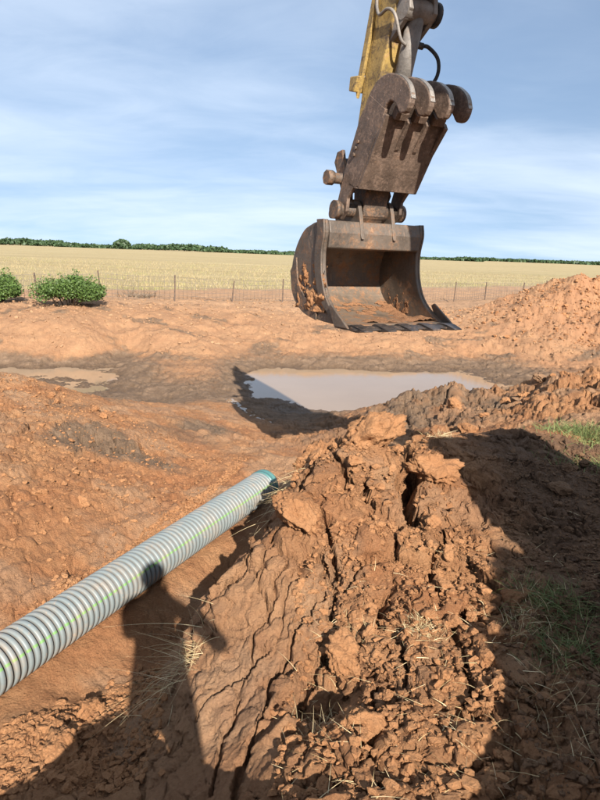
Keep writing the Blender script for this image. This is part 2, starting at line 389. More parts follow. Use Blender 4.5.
    pale = np.clip(.35 * scr + far * .55 + .9 * sstep(19, 23, r) * (1 - np.clip(heap * 2, 0, 1)) + .45 * sstep(.1, .5, fbm(x / .5, y / .5, 95, 3)) * bank + .75 * sstep(-.05, .45, fbm(x / .9, y / .55, 98, 4)) * (1 - bank) * (r < 10), 0, 1) * (1 - mud)
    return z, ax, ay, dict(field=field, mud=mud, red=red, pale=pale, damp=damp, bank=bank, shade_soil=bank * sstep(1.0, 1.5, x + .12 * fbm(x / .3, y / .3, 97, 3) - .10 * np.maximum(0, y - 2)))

def ground_z(x, y):
    x = np.atleast_1d(np.asarray(x, float)); y = np.atleast_1d(np.asarray(y, float))
    return terrain(x, y)[0]

dense = np.arange(-34, 34.001, .088)
coarse = np.concatenate([np.arange(34.6, 60, .6), np.arange(60, 300, 3), np.arange(300, 325.7, .6)])
th = np.radians(np.concatenate([dense, coarse])); nT = len(th)
rr = [.12, .3, .5, .7, .85]
while rr[-1] < 40: rr.append(rr[-1] * (1.0042 if rr[-1] < 13 else 1.0034 if rr[-1] < 25 else 1.008))
while rr[-1] < 9000: rr.append(rr[-1] * 1.05)
rr = np.array(rr); nR = len(rr)
RR, TT = np.meshgrid(rr, th, indexing='ij')
gx, gy = (RR * np.sin(TT)).ravel(), (RR * np.cos(TT)).ravel()
gz, pxx, pyy, masks = terrain(gx, gy)
Vt = np.stack([gx + pxx, gy + pyy, gz], 1)
Vt = np.vstack([Vt, [[0, 0, gz[:nT].mean()]]])
i, j = np.meshgrid(np.arange(nR - 1), np.arange(nT), indexing='ij')
j2 = (j + 1) % nT
Fq = np.stack([i * nT + j, i * nT + j2, (i + 1) * nT + j2, (i + 1) * nT + j], -1).reshape(-1, 4)[:, ::-1]
me = np_mesh('ground', Vt, Fq)
for k, v in masks.items():
    a = me.attributes.new(k, 'FLOAT', 'POINT'); a.data.foreach_set('value', np.append(v, v[0]).astype(np.float32))

# ------------------------------------------------------------------ materials
def mat(name):
    m = bpy.data.materials.new(name); m.use_nodes = True; t = m.node_tree
    b = t.nodes['Principled BSDF']; return m, t, b
def L(t, a, b): t.links.new(a, b)
def noise(t, vec, scale, detail=5, rough=.55, dist=0):
    n = N(t, 'ShaderNodeTexNoise', i_Scale=scale, i_Detail=float(detail), i_Roughness=rough, i_Distortion=float(dist))
    if vec is not None: L(t, vec, n.inputs['Vector'])
    return n.outputs['Fac']
def ramp(t, fac, stops):
    n = N(t, 'ShaderNodeValToRGB'); e = n.color_ramp.elements
    while len(e) < len(stops): e.new(.5)
    for el, (p, c) in zip(e, stops):
        el.position = p; el.color = (*c, 1) if len(c) == 3 else c
    L(t, fac, n.inputs[0]); return n.outputs[0]
def mixc(t, f, a, b, mode='MIX'):
    n = N(t, 'ShaderNodeMix', data_type='RGBA', blend_type=mode)
    for k, v in (('Factor', f), ('A', a), ('B', b)):
        if isinstance(v, (int, float)): n.inputs[k].default_value = v
        elif isinstance(v, tuple): n.inputs[k].default_value = (*v, 1)
        else: L(t, v, n.inputs[k])
    return n.outputs['Result']
def attr(t, name):
    n = N(t, 'ShaderNodeAttribute', attribute_name=name); return n.outputs['Fac']
def maprange(t, v, a, b, c=0., d=1.):
    n = N(t, 'ShaderNodeMapRange'); n.inputs[1].default_value = a; n.inputs[2].default_value = b; n.inputs[3].default_value = c; n.inputs[4].default_value = d
    L(t, v, n.inputs[0]); return n.outputs[0]
def bump(t, b, hts):
    prev = None
    for h, s, d in hts:
        n = N(t, 'ShaderNodeBump'); n.inputs['Distance'].default_value = d
        if isinstance(s, (int, float)): n.inputs['Strength'].default_value = s
        else: L(t, s, n.inputs['Strength'])
        L(t, h, n.inputs['Height'])
        if prev: L(t, prev, n.inputs['Normal'])
        prev = n.outputs[0]
    L(t, prev, b.inputs['Normal'])

SOIL = [(.30, (0.206, 0.089, 0.038)), (.44, (0.301, 0.141, 0.064)), (.57, (0.378, 0.194, 0.092)), (.72, (0.447, 0.250, 0.132))]
def soil_nodes(t, pos):
    n = M_(t, 'ADD', M_(t, 'MULTIPLY', noise(t, pos, 2.2, 6, .6), .45), M_(t, 'ADD', M_(t, 'MULTIPLY', noise(t, pos, 11, 5, .65), .33), M_(t, 'MULTIPLY', noise(t, pos, 70, 4, .7), .22)))
    return ramp(t, n, SOIL)

m_ground, t, b = mat('soil_and_field')
geo = N(t, 'ShaderNodeNewGeometry'); pos = geo.outputs['Position']
c = soil_nodes(t, pos)
fine = noise(t, pos, 30, 6, .7)
c = mixc(t, M_(t, 'MULTIPLY', attr(t, 'red'), .75), c, mixc(t, fine, (0.232, 0.082, 0.031), (0.396, 0.163, 0.067)))
c = mixc(t, M_(t, 'MULTIPLY', attr(t, 'pale'), .6), c, mixc(t, fine, (0.302, 0.189, 0.111), (0.412, 0.281, 0.181)))
mudc = ramp(t, noise(t, pos, 5, 7, .7), [(.3, (0.115, 0.072, 0.044)), (.5, (0.174, 0.112, 0.070)), (.7, (0.264, 0.174, 0.111))])
c = mixc(t, maprange(t, M_(t, 'ADD', attr(t, 'mud'), M_(t, 'MULTIPLY', M_(t, 'SUBTRACT', noise(t, pos, 6, 5, .7), .5), .9)), .25, .8), c, mudc)
c = mixc(t, attr(t, 'damp'), c, mixc(t, fine, (.085, .052, .03), (.15, .095, .055)))
c = mixc(t, M_(t, 'MULTIPLY', attr(t, 'shade_soil'), .8), c, mixc(t, fine, (.075, .047, .03), (.16, .098, .06)))  # dark topsoil, darkened further to deepen the shade on the right bank
# fallow strip and dry field
fmap = N(t, 'ShaderNodeMapping'); fmap.inputs['Scale'].default_value = (.05, .25, 1); fmap.inputs['Rotation'].default_value = (0, 0, .25); L(t, pos, fmap.inputs['Vector'])
fn = M_(t, 'ADD', M_(t, 'MULTIPLY', noise(t, fmap.outputs[0], .6, 8, .7), .6), M_(t, 'MULTIPLY', noise(t, pos, 1.6, 5, .7), .4))
fc = ramp(t, fn, [(.32, (0.215, 0.163, 0.077)), (.46, (0.318, 0.245, 0.125)), (.58, (0.387, 0.305, 0.163)), (.72, (0.447, 0.357, 0.206))])
fc = mixc(t, maprange(t, noise(t, fmap.outputs[0], .35, 5, .6), .55, .7, 0, .55), fc, (.30, .255, .12))
c = mixc(t, attr(t, 'field'), c, fc)
L(t, c, b.inputs['Base Color'])
L(t, maprange(t, attr(t, 'damp'), 0, 1, .95, .38), b.inputs['Roughness']); b.inputs['Specular IOR Level'].default_value = .25
v = N(t, 'ShaderNodeTexVoronoi', i_Scale=70.0); L(t, pos, v.inputs['Vector'])
v2 = N(t, 'ShaderNodeTexVoronoi', i_Scale=26.0); L(t, pos, v2.inputs['Vector'])
bump(t, b, [(noise(t, pos, 24, 9, .8), 1.0, .030), (v2.outputs['Distance'], .4, .02), (v.outputs['Distance'], .8, .011), (noise(t, pos, 260, 4, .75), .9, .006)])
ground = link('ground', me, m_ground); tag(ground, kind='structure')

def soil_mat(name, tint, k):
    m, t, b = mat(name)
    tcn = N(t, 'ShaderNodeTexCoord'); g = N(t, 'ShaderNodeNewGeometry'); pos = g.outputs['Position']
    c = mixc(t, k, soil_nodes(t, pos), tint)
    L(t, c, b.inputs['Base Color']); b.inputs['Roughness'].default_value = .95; b.inputs['Specular IOR Level'].default_value = .2
    v = N(t, 'ShaderNodeTexVoronoi', i_Scale=60.0); L(t, pos, v.inputs['Vector'])
    bump(t, b, [(noise(t, pos, 18, 8, .7), .8, .04), (v.outputs['Distance'], .5, .012), (noise(t, pos, 200, 4, .7), .6, .006)])
    return m
m_clod = soil_mat('clay_clod', (0.326, 0.158, 0.070), .45)
m_mudclod = soil_mat('muddy_clod', (.2, .13, .08), .7)
m_shadeclod = soil_mat('shaded_topsoil_clod', (.12, .075, .045), .75)  # topsoil brown, darkened along with the painted shade of the right bank

m_water, t, b = mat('muddy_water')
geo = N(t, 'ShaderNodeNewGeometry'); pos = geo.outputs['Position']
L(t, mixc(t, noise(t, pos, .6, 4), (0.243, 0.167, 0.104), (0.315, 0.225, 0.149)), b.inputs['Base Color'])
b.inputs['Roughness'].default_value = .03; b.inputs['IOR'].default_value = 1.33
wm = N(t, 'ShaderNodeMapping'); wm.inputs['Scale'].default_value = (1, 2.5, 1); L(t, pos, wm.inputs['Vector'])
bump(t, b, [(noise(t, wm.outputs[0], 6, 3), .05, .02)])

def water(name, pts, z):
    bm = BM(); vs_ = [bm.b.verts.new((x, y, z)) for x, y in pts]; bm.b.faces.new(vs_)
    return tag(bm.build(name, m_water), kind='structure')
water('pond_water', [(-9.5, 9.6), (-6, 9.3), (-2.6, 9.5), (-.5, 10.2), (2, 10.6), (6.5, 11.4), (9.5, 13), (8, 18), (-1, 18), (-9.5, 16)], -1.0)
_rp = [Vector((*p, 0)) for p in RUNNEL]; _l, _r = [], []
for k, p in enumerate(_rp):
    tg = (_rp[min(k + 1, len(_rp) - 1)] - _rp[max(k - 1, 0)]).normalized(); nn = Vector((-tg.y, tg.x, 0)) * (.07, .10, .05, .08, .06, .03)[k]
    _l.append((p + nn).to_2d()); _r.append((p - nn).to_2d())
water('runnel_water', [tuple(p) for p in _l + _r[::-1]], RUNZ - .015)

# ------------------------------------------------------------------ materials for the machine, pipe and plants
def paint_mat(name, base, rustc, wear=.55, rough=.5, metal=0.0, scale=6., spec=.4, clay=.6):
    m, t, b = mat(name)
    tcn = N(t, 'ShaderNodeTexCoord'); o = tcn.outputs['Object']
    n = M_(t, 'ADD', M_(t, 'MULTIPLY', noise(t, o, scale, 8, .75), .55), M_(t, 'MULTIPLY', noise(t, o, scale * 5, 6, .75), .45))
    k = maprange(t, n, wear - .03, wear + .06)
    shade = ramp(t, noise(t, o, scale * .55, 9, .72), [(.28, tuple(x * .42 for x in base)), (.5, base), (.72, tuple(min(1, x * 1.45) for x in base))])
    c = mixc(t, k, shade, mixc(t, noise(t, o, scale * 9, 5, .75), tuple(x * .45 for x in rustc), tuple(min(1, x * 1.55) for x in rustc)))
    # thin scratches and grime runs
    mp = N(t, 'ShaderNodeMapping'); mp.inputs['Scale'].default_value = (9, 2.0, 1.2); mp.inputs['Rotation'].default_value = (.3, .5, .2); L(t, o, mp.inputs['Vector'])
    c = mixc(t, maprange(t, noise(t, mp.outputs[0], scale * .8, 7, .8), .56, .66, 0, .6), c, tuple(x * .3 for x in base))
    mp2 = N(t, 'ShaderNodeMapping'); mp2.inputs['Scale'].default_value = (3, 26, 3); mp2.inputs['Rotation'].default_value = (.2, .1, .9); L(t, o, mp2.inputs['Vector'])
    c = mixc(t, maprange(t, noise(t, mp2.outputs[0], scale * .7, 6, .7), .63, .68, 0, .55), c, tuple(min(.6, x * 2.1 + .03) for x in rustc))
    # splashes of dried clay
    c = mixc(t, maprange(t, noise(t, o, scale * 1.1, 8, .75, .5), .58, .66, 0, clay), c, (.33, .185, .10))
    L(t, c, b.inputs['Base Color']); b.inputs['Metallic'].default_value = metal
    L(t, maprange(t, n, .3, .7, rough - .15, rough + .3), b.inputs['Roughness']); b.inputs['Specular IOR Level'].default_value = spec
    bump(t, b, [(noise(t, o, scale * 2.2, 6, .7), .5, .012), (noise(t, o, scale * 9, 6, .75), .5, .005)])
    return m
m_yellow = paint_mat('worn_yellow_paint', (.30, .20, .062), (.10, .068, .04), .52, .5)
m_rust = paint_mat('rusted_steel', (.085, .063, .048), (.22, .120, .065), .52, .55, .15, 9)
m_thumb = paint_mat('brown_scratched_steel', (.105, .072, .053), (.20, .135, .098), .52, .55, .1, 7, .4, .25)
m_bucket = paint_mat('bucket_steel', (.10, .076, .058), (.16, .09, .052), .53, .5, .15, 4.5)
m_inner = paint_mat('bucket_inner_steel', (.135, .102, .075), (.22, .112, .055), .51, .5, .1, 3.2)
m_cyl = paint_mat('grey_cylinder_paint', (.185, .165, .145), (.12, .08, .05), .6, .5, .1, 8)
m_edge = paint_mat('wet_worn_edge_steel', (.055, .045, .04), (.20, .12, .075), .56, .33, .35, 12, .5)
m_dark = paint_mat('black_rubber', (.022, .021, .02), (.09, .065, .045), .62, .6, 0, 14)
m_bright = paint_mat('worn_bright_steel', (.27, .24, .21), (.2, .15, .11), .6, .35, .6, 14)
m_glass, t, b = mat('cab_glass'); b.inputs['Base Color'].default_value = (.03, .04, .04, 1); b.inputs['Roughness'].default_value = .05

# ------------------------------------------------------------------ excavator
PIN = Vector((.61, 6.17, 2.32))
OX, OY = 3.76, .15
OZ = .1
fdir = Vector((PIN.x - OX, PIN.y - OY, 0)); REACH = fdir.length; fdir.normalize()
exc = empty('excavator', (OX, OY, OZ), math.atan2(fdir.y, fdir.x))
tag(exc, 'yellow tracked excavator holding a rusty bucket and thumb above the trench', 'excavator')
PX, PZ = REACH, PIN.z - OZ
def arc(cx, cz, r, a0, a1, n): return [(cx + r * math.cos(math.radians(a0 + (a1 - a0) * k / n)), cz + r * math.sin(math.radians(a0 + (a1 - a0) * k / n))) for k in range(n + 1)]
def spline(pts, n=6):
    """Catmull-Rom through (a,b) points"""
    P = [Vector((*p, 0)) for p in pts]; P = [P[0] * 2 - P[1]] + P + [P[-1] * 2 - P[-2]]; o = []
    for k in range(1, len(P) - 2):
        for q in range(n):
            u = q / n; a, b_, c_, d = P[k - 1:k + 3]
            v_ = .5 * ((2 * b_) + (c_ - a) * u + (2 * a - 5 * b_ + 4 * c_ - d) * u * u + (3 * b_ - a - 3 * c_ + d) * u ** 3); o.append((v_.x, v_.y))
    o.append((P[-2].x, P[-2].y)); return o

# --- bucket: origin at its pin, opening towards the machine (-X)
BW = .56
back = spline([(.10, -.13), (.30, -.20), (.47, -.38), (.54, -.60), (.47, -.83), (.26, -.98), (-.05, -1.04), (-.62, -1.05)], 5)
front = spline([(-.62, -1.05), (-.42, -.96), (-.24, -.82), (-.14, -.62), (-.115, -.40), (-.15, -.22), (-.13, -.10)], 4)
bk = BM().sheet(back, -BW + .02, BW - .02, -.022)
bucket = bk.build('bucket', m_inner, exc, (PX, 0, PZ), smooth=False)
for sgn in (-1, 1):
    o = BM().prism(back + front[1:], sgn * BW, sgn * (BW - .035)).build('side_plate', m_bucket, bucket, bevel=.008)
    # thick reinforcing strip on the outside of the opening edge
    strip = front + [(a + .13, b) for a, b in front[::-1]]
    BM().prism(strip, sgn * (BW + .002), sgn * (BW + .024)).build('edge_strip', m_bucket, bucket, bevel=.005)
    wear = spline([(.535, -.60), (.465, -.832), (.25, -.985), (-.05, -1.045)], 5)
    wear2 = [(a * .80 - .02, b + .14) for a, b in wear]
    BM().prism(wear + wear2[::-1], sgn * (BW + .002), sgn * (BW + .02)).build('wear_plate', m_rust, bucket, bevel=.004)
    # pointed side cutter at the lip
    BM().prism([(-.34, -.885), (-.38, -.86), (-.62, -1.0), (-.70, -1.05), (-.46, -1.056)], sgn * (BW + .026), sgn * (BW + .05)).build('side_cutter', m_bucket, bucket, bevel=.006)
BM().prism([(-.135, -.11), (-.165, -.22), (-.15, -.36), (-.11, -.37), (.06, -.30), (.13, -.14), (.02, -.10)], -BW + .035, BW - .035).build('torsion_tube', m_bucket, bucket, bevel=.012)
# lip: thick dark cutting edge and flat teeth
BM().prism([(-.42, -1.072), (-.42, -1.036), (-.70, -1.034), (-.77, -1.050), (-.765, -1.066)], -BW - .02, BW + .02).build('cutting_edge', m_edge, bucket, bevel=.004)
for k in range(5):
    y = -BW + .06 + k * (2 * BW - .12) / 4
    tt = BM(); tt.prism([(-.60, -1.035), (-.66, -1.018), (-.76, -1.026), (-.87, -1.052), (-.875, -1.062), (-.74, -1.078), (-.60, -1.074)], y - .055, y + .055)
    for v_ in tt.b.verts:
        if v_.co.x < -.8: v_.co.y = y + (v_.co.y - y) * .8
        v_.co.z += random.uniform(-.004, .004)
    tt.build('tooth', m_edge, bucket, bevel=.006)
for y in (-.20, .17):
    BM().prism([(-.185, -.27), (-.168, -.20), (-.12, -.02)] + arc(0, 0, .105, 170, 0, 8) + [(.30, .02), (.34, -.05), (.26, -.20), (.02, -.10), (-.13, -.13)], y - .02, y + .02).build('ear', m_bright if False else m_bucket, bucket, bevel=.005)
BM().tube([(0, -.36, 0), (0, .36, 0)], .062, 18).build('bucket_pin', m_rust, bucket)
BM().tube([(0, -.16, 0), (0, .13, 0)], .10, 18).build('pin_boss', m_rust, bucket)
for y in (-.39, .36):
    BM().tube([(0, y, 0), (0, y + .045, 0)], .085, 18).build('pin_collar', m_rust, bucket)
BM().tube([(.26, -.30, -.02), (.26, .28, -.02)], .05, 16).build('link_pin', m_rust, bucket)
# wet clay stuck to the bucket side and heel
def clay_smear(name, grid, nrm, thick, parent, mt, seed, keep):
    """a lumpy skin of mud over a grid of points; sinks below the steel outside its ragged edge"""
    gr = np.array(grid); nu, nv, _ = gr.shape
    uu, vv_ = np.meshgrid(np.linspace(0, 1, nu), np.linspace(0, 1, nv), indexing='ij')
    h = fbm(uu * 5 + seed, vv_ * 5, seed, 5, .6) * .9 + keep(uu, vv_)
    P = gr + np.array(nrm) * (thick * np.clip(h, -.4, 1.4) * (1 + .5 * fbm(uu * 16, vv_ * 16, seed + 9, 3)))[..., None]
    i_, j_ = np.meshgrid(np.arange(nu - 1), np.arange(nv - 1), indexing='ij')
    F = np.stack([i_ * nv + j_, (i_ + 1) * nv + j_, (i_ + 1) * nv + j_ + 1, i_ * nv + j_ + 1], -1).reshape(-1, 4)
    hh_ = (h.ravel()[F].max(1) > -.25); me_ = np_mesh(name, P.reshape(-1, 3), F[hh_]); 
    return tag(link(name, me_, mt, parent), kind='stuff')
m_wetclay = soil_mat('clay_on_steel', (.20, .10, .052), .75)
yy_ = np.linspace(-BW + .04, BW - .04, 70)
flo = spline([(.33, -.895), (.22, -.955), (-.05, -1.014), (-.50, -1.022)], 16)
clay_smear('caked_clay', [[(x, y, z) for y in yy_] for x, z in flo], (0, 0, 1), .03, bucket, m_wetclay, 3, lambda u, v: -.75 + 1.0 * u * (1.1 - v) + .45 * (v < .12))
clay_smear('caked_clay', [[(x, -BW + .037, z) for z in np.linspace(-.99, -.52, 40)] for x in np.linspace(-.06, .36, 50)], (0, 1, 0), .02, bucket, m_wetclay, 8, lambda u, v: .35 - 1.5 * v - .5 * u)
clay_smear('caked_clay', [[(x, BW + .016, z) for z in np.linspace(-.96, -.50, 40)] for x in np.linspace(-.22, .40, 56)], (0, 1, 0), .035, bucket, m_clod, 14, lambda u, v: .25 - .9 * v - .6 * np.abs(u - .45))

# --- stick: leans towards the machine as it rises
SL = math.radians(16); SLEN = 2.35
sv = Vector((-math.sin(SL), 0, math.cos(SL))); tv = Vector((-math.cos(SL), 0, -math.sin(SL)))   # along, and towards the machine
def ST(s, q): v_ = sv * s + tv * q; return (v_.x, v_.z)
body = [ST(.62, -.24), ST(.62, .03), ST(1.1, -.03), ST(1.7, .0), ST(1.95, .02), ST(2.1, .0), ST(2.14, -.16), ST(2.05, -.30), ST(1.8, -.30), ST(1.1, -.29)]
stick = BM().prism(body, -.165, .165).build('stick', m_yellow, exc, (PX, 0, PZ), bevel=.015)
BM().prism([ST(-.10, -.06), ST(-.11, .05), ST(-.02, .10), ST(.25, .08), ST(.64, .02), ST(.64, -.23), ST(.25, -.17)], -.13, .13).build('stick_nose', m_rust, stick, bevel=.012)
def stp(s, q, y=0): v_ = sv * s + tv * q; return (v_.x, y, v_.z)
BM().prism([ST(.95, -.30), ST(1.02, -.345), ST(1.95, -.35), ST(1.98, -.28), ST(1.2, -.27)], .168, .20).build('bracket_plate', m_yellow, stick, bevel=.006)
BM().prism([ST(1.0, -.30), ST(1.0, -.40), ST(1.12, -.42), ST(1.14, -.28)], -.20, .24).build('link_stop', m_yellow, stick, bevel=.01)
BM().tube([stp(1.15, -.34, .15), stp(2.0, -.36, .15), stp(2.1, -.36, .15)], .032, 10).build('hydraulic_line', m_yellow, stick)
BM().tube([stp(1.1, -.34, .08), stp(2.0, -.36, .08), stp(2.1, -.36, .08)], .028, 10).build('hydraulic_line', m_dark, stick)
BM().tube([stp(1.25, -.40), stp(2.1, -.44)], .075, 16).build('bucket_cylinder', m_yellow, stick)
BM().tube([stp(1.25, -.40), stp(.42, -.36)], .04, 14).build('cylinder_rod', m_bright, stick)
for y in (-.235, .205):
    BM().prism([ST(.36, -.43), ST(.46, -.41), ST(.50, -.32), ST(.42, -.27), ST(.16, -.02), ST(.08, -.04), ST(.06, -.12)], y, y + .035).build('idler_link', m_rust, stick, bevel=.006)
BM().tube([stp(.26, -.13, -.27), stp(.26, -.13, .40)], .05, 16).build('idler_pin', m_rust, stick)
BM().tube([stp(.26, -.13, .40), stp(.26, -.13, .47)], .068, 8).build('pin_head', m_bright if False else m_rust, stick)
hl = BM(); e0, e1 = Vector(stp(.42, -.36)), Vector((.26, 0, -.02))
for y in (-.13, .09): hl.tube([e0 + Vector((0, y, 0)), (e0 + e1) / 2 + Vector((.03, y, 0)), e1 + Vector((0, y, 0))], [.06, .05, .06], 10)
hl.tube([(e0 + e1) / 2 + Vector((.03, -.13, 0)), (e0 + e1) / 2 + Vector((.03, .09, 0))], .05, 10).build('bucket_link', m_rust, stick)

# --- thumb folded back against the stick
TL = math.radians(32.5)
ts = Vector((-math.sin(TL), 0, math.cos(TL))); tq = Vector((-math.cos(TL), 0, -math.sin(TL)))
def TH(s, q): v_ = ts * s + tq * q; return (v_.x, v_.z)
def thp(s, q, y=0): v_ = ts * s + tq * q; return (v_.x, y, v_.z)
TW = .325
panel = BM(); panel.prism([TH(.30, .13), TH(.30, .165), TH(.97, .175), TH(.97, .14)], -TW, TW)
panel.prism([TH(.30, .13), TH(.30, .165), TH(.27, .10), TH(.24, -.02), TH(.27, -.02)], -TW, TW)
thumb = panel.build('thumb', m_thumb, exc, (PX, 0, PZ), bevel=.006)
arm_o = [TH(-.07, .06), TH(-.09, -.02), TH(-.03, -.09), TH(.12, -.12), TH(.40, -.17), TH(.80, -.20), TH(1.0, -.16), TH(1.0, .13), TH(.31, .128), TH(.26, .07), TH(.14, .04), TH(.04, .09)]
for y in (-TW + .0, TW - .035):
    BM().prism(arm_o, y, y + .035).build('side_arm', m_thumb, thumb, bevel=.006)
tine = spline([TH(.72, -.16), TH(.95, -.19), TH(1.12, -.14), TH(1.23, -.02), TH(1.275, .14), TH(1.265, .30), TH(1.20, .40), TH(1.10, .405), TH(1.055, .33), TH(1.085, .24), TH(1.075, .15), TH(1.0, .115), TH(.93, .15), TH(.86, .172), TH(.74, .14)], 3)
for k, y in enumerate((-.295, -.10, .10, .295)):
    o = BM().prism(tine, y - .028, y + .028).build('tine', m_thumb, thumb, bevel=.012)
    cap = [p for p in spline([TH(1.235, .0), TH(1.28, .14), TH(1.27, .302), TH(1.203, .405)], 5)]
    cap2 = [p for p in spline([TH(1.215, .0), TH(1.255, .14), TH(1.245, .285), TH(1.19, .38)], 5)]
    BM().prism(cap + cap2[::-1], y - .022, y + .022).build('worn_tip', m_bright, o)
for y in (-.197, 0, .197):
    BM().prism([TH(.955, .145), TH(.955, .215), TH(1.02, .225), TH(1.05, .15)], y - .062, y + .062).build('spacer_block', m_thumb, thumb, bevel=.006)
for y in (-.197, 0, .197):      # ribs on the face below the tines
    BM().prism([TH(.97, .178), TH(.95, .22), TH(.70, .182), TH(.68, .174)], y - .02 - .10, y + .02 - .10).build('rib', m_thumb, thumb, bevel=.004)
for q in ((.62, -.09), (.56, -.095), (.50, -.085)):
    BM().tube([thp(*q, TW + .001), thp(*q, TW + .02)], .018, 8).build('bolt', m_rust, thumb)
# thumb cylinder with its knuckle and hoses
BM().tube([stp(1.68, .09), stp(.95, .08)], .076, 20).build('thumb_cylinder', m_cyl, exc, (PX, 0, PZ))
tcy = bpy.data.objects['thumb_cylinder']
BM().tube([stp(.95, .08), stp(.70, .08)], .04, 14).build('rod', m_bright, tcy)
BM().tube([stp(1.68, .09, -.15), stp(1.68, .09, .15)], .09, 20).build('knuckle', m_cyl, tcy)
BM().tube([stp(1.68, .09, -.20), stp(1.68, .09, -.15)], .098, 20).build('pin_cap', m_dark, tcy)
BM().prism([ST(1.43, -.02), ST(1.60, .14), ST(1.68, .19), ST(1.78, .15), ST(1.93, .01)], .10, .145).build('mount_plate', m_cyl, tcy, bevel=.006)
BM().prism([ST(1.43, -.02), ST(1.60, .14), ST(1.68, .19), ST(1.78, .15), ST(1.93, .01)], -.145, -.10).build('mount_plate', m_cyl, tcy, bevel=.006)
BM().tube([stp(1.44, .09, 0), stp(1.44, .11, -.12)], .028, 10).build('hose_port', m_dark, tcy)
def hose(pts, r, mt): 
    sp = []
    P = [Vector(p) for p in pts]; P = [P[0] * 2 - P[1]] + P + [P[-1] * 2 - P[-2]]
    for k in range(1, len(P) - 2):
        for q in range(6):
            u = q / 6; a, b_, c_, d = P[k - 1:k + 3]
            sp.append(.5 * ((2 * b_) + (c_ - a) * u + (2 * a - 5 * b_ + 4 * c_ - d) * u * u + (3 * b_ - a - 3 * c_ + d) * u ** 3))
    sp.append(P[-2]); return BM().tube(sp, r, 8).build('hose', mt, tcy)
hose([stp(.95, .09, -.04), stp(1.06, .17, -.16), stp(1.22, .24, -.24), stp(1.36, .22, -.23), stp(1.44, .14, -.16), stp(1.44, .105, -.10)], .016, m_dark)
hose([stp(2.05, -.30, .18), stp(1.75, -.28, .19), stp(1.62, -.18, .20), stp(1.66, -.04, .21), stp(1.62, .06, .19), stp(1.46, .12, .13), stp(1.42, .13, .07)], .014, m_cyl)
hose([stp(2.05, -.12, .175), stp(1.95, -.06, .19), stp(1.85, .05, .19), stp(1.80, .12, .17)], .013, m_dark)

# --- boom, house, cab, tracks (above and behind the camera; they shade the right-hand bank)
stx, stz = PX + ST(1.98, -.14)[0], PZ + ST(1.98, -.14)[1]
bo_top = spline([(.2, 1.75), (1.3, 2.6), (2.8, 3.35), (4.4, 4.02), (stx, stz + .14)], 6)
bo_bot = spline([(stx, stz - .14), (4.5, 3.68), (3.0, 2.98), (1.6, 2.2), (.6, 1.55)], 6)
boom = BM().prism(bo_top + bo_bot, -.17, .17).build('boom', m_yellow, exc, bevel=.02)
BM().tube([(3.0, 0, 3.6), (stx - .35, 0, stz + .2)], .1, 14).build('stick_cylinder', m_yellow, boom)
for y in (-.34, .34): BM().tube([(1.0, y, 1.35), (2.6, y, 2.9)], .085, 14).build('boom_cylinder', m_yellow, boom)
house = BM().prism([(1.25, .98), (1.25, 1.25), (.2, 1.3), (.1, 2.05), (-2.1, 2.05), (-2.3, 1.8), (-2.3, 1.0)], -1.25, 1.25).build('house', m_yellow, exc, bevel=.05)
BM().prism([(-1.9, 1.02), (-1.9, 2.0), (-2.45, 1.9), (-2.6, 1.5), (-2.45, 1.0)], -1.22, 1.22).build('counterweight', m_dark, exc, bevel=.06)
cabm = BM().prism([(1.30, 1.26), (1.35, 1.7), (1.2, 2.85), (1.05, 3.02), (-.45, 3.02), (-.55, 2.85), (-.6, 1.32)], .25, 1.26).build('cab', m_yellow, exc, bevel=.04)
BM().prism([(1.02, 1.75), (.86, 2.72), (.1, 2.72), (.1, 1.75)], 1.262, 1.275).build('side_window', m_glass, cabm)
BM().prism([(-.02, 1.75), (-.02, 2.72), (-.42, 2.72), (-.46, 1.75)], 1.262, 1.275).build('side_window', m_glass, cabm)
BM().box((1.285, .75, 2.26), (.01, .78, .95), Matrix.Rotation(math.radians(-7.5), 3, 'Y')).build('windscreen', m_glass, cabm)
BM().tube([(0, 0, .7), (0, 0, 1.0)], .6, 24).build('slew_ring', m_dark, exc)
BM().box((0, 0, .55), (2.0, 1.6, .45)).build('undercarriage', m_dark, exc, bevel=.04)
for sgn in (-1, 1):
    cyy = sgn * 1.0
    oval = arc(-1.45, .46, .44, 90, 270, 10) + arc(1.45, .46, .44, -90, 90, 10)
    inn = arc(-1.45, .46, .36, 90, 270, 10) + arc(1.45, .46, .36, -90, 90, 10)
    tr = BM().prism(inn, cyy - .2, cyy + .2).build('track', m_dark, exc)
    n_ = 0
    for k in range(44):
        # shoes spaced along the oval
        per = 2 * 2.9 + 2 * math.pi * .44; d = per * k / 44
        if d < 2.9: c_, a_ = (1.45 - d, .90), 0
        elif d < 2.9 + math.pi * .44: th_ = (d - 2.9) / .44; c_, a_ = (-1.45 - .44 * math.sin(th_), .46 + .44 * math.cos(th_)), -th_
        elif d < 5.8 + math.pi * .44: c_, a_ = (-1.45 + (d - 2.9 - math.pi * .44), .02), 0
        else: th_ = (d - 5.8 - math.pi * .44) / .44; c_, a_ = (1.45 + .44 * math.sin(th_), .46 - .44 * math.cos(th_)), -th_
        o = BM().box((0, 0, 0), (.165, .5, .045)).build('track_shoe', m_dark, tr) if k == 0 else bpy.data.objects.new('track_shoe', shoe)
        if k == 0: shoe = o.data
        else: COL.objects.link(o); o.parent = tr
        o.location = (c_[0], cyy, c_[1]); o.rotation_euler = (0, a_, 0)

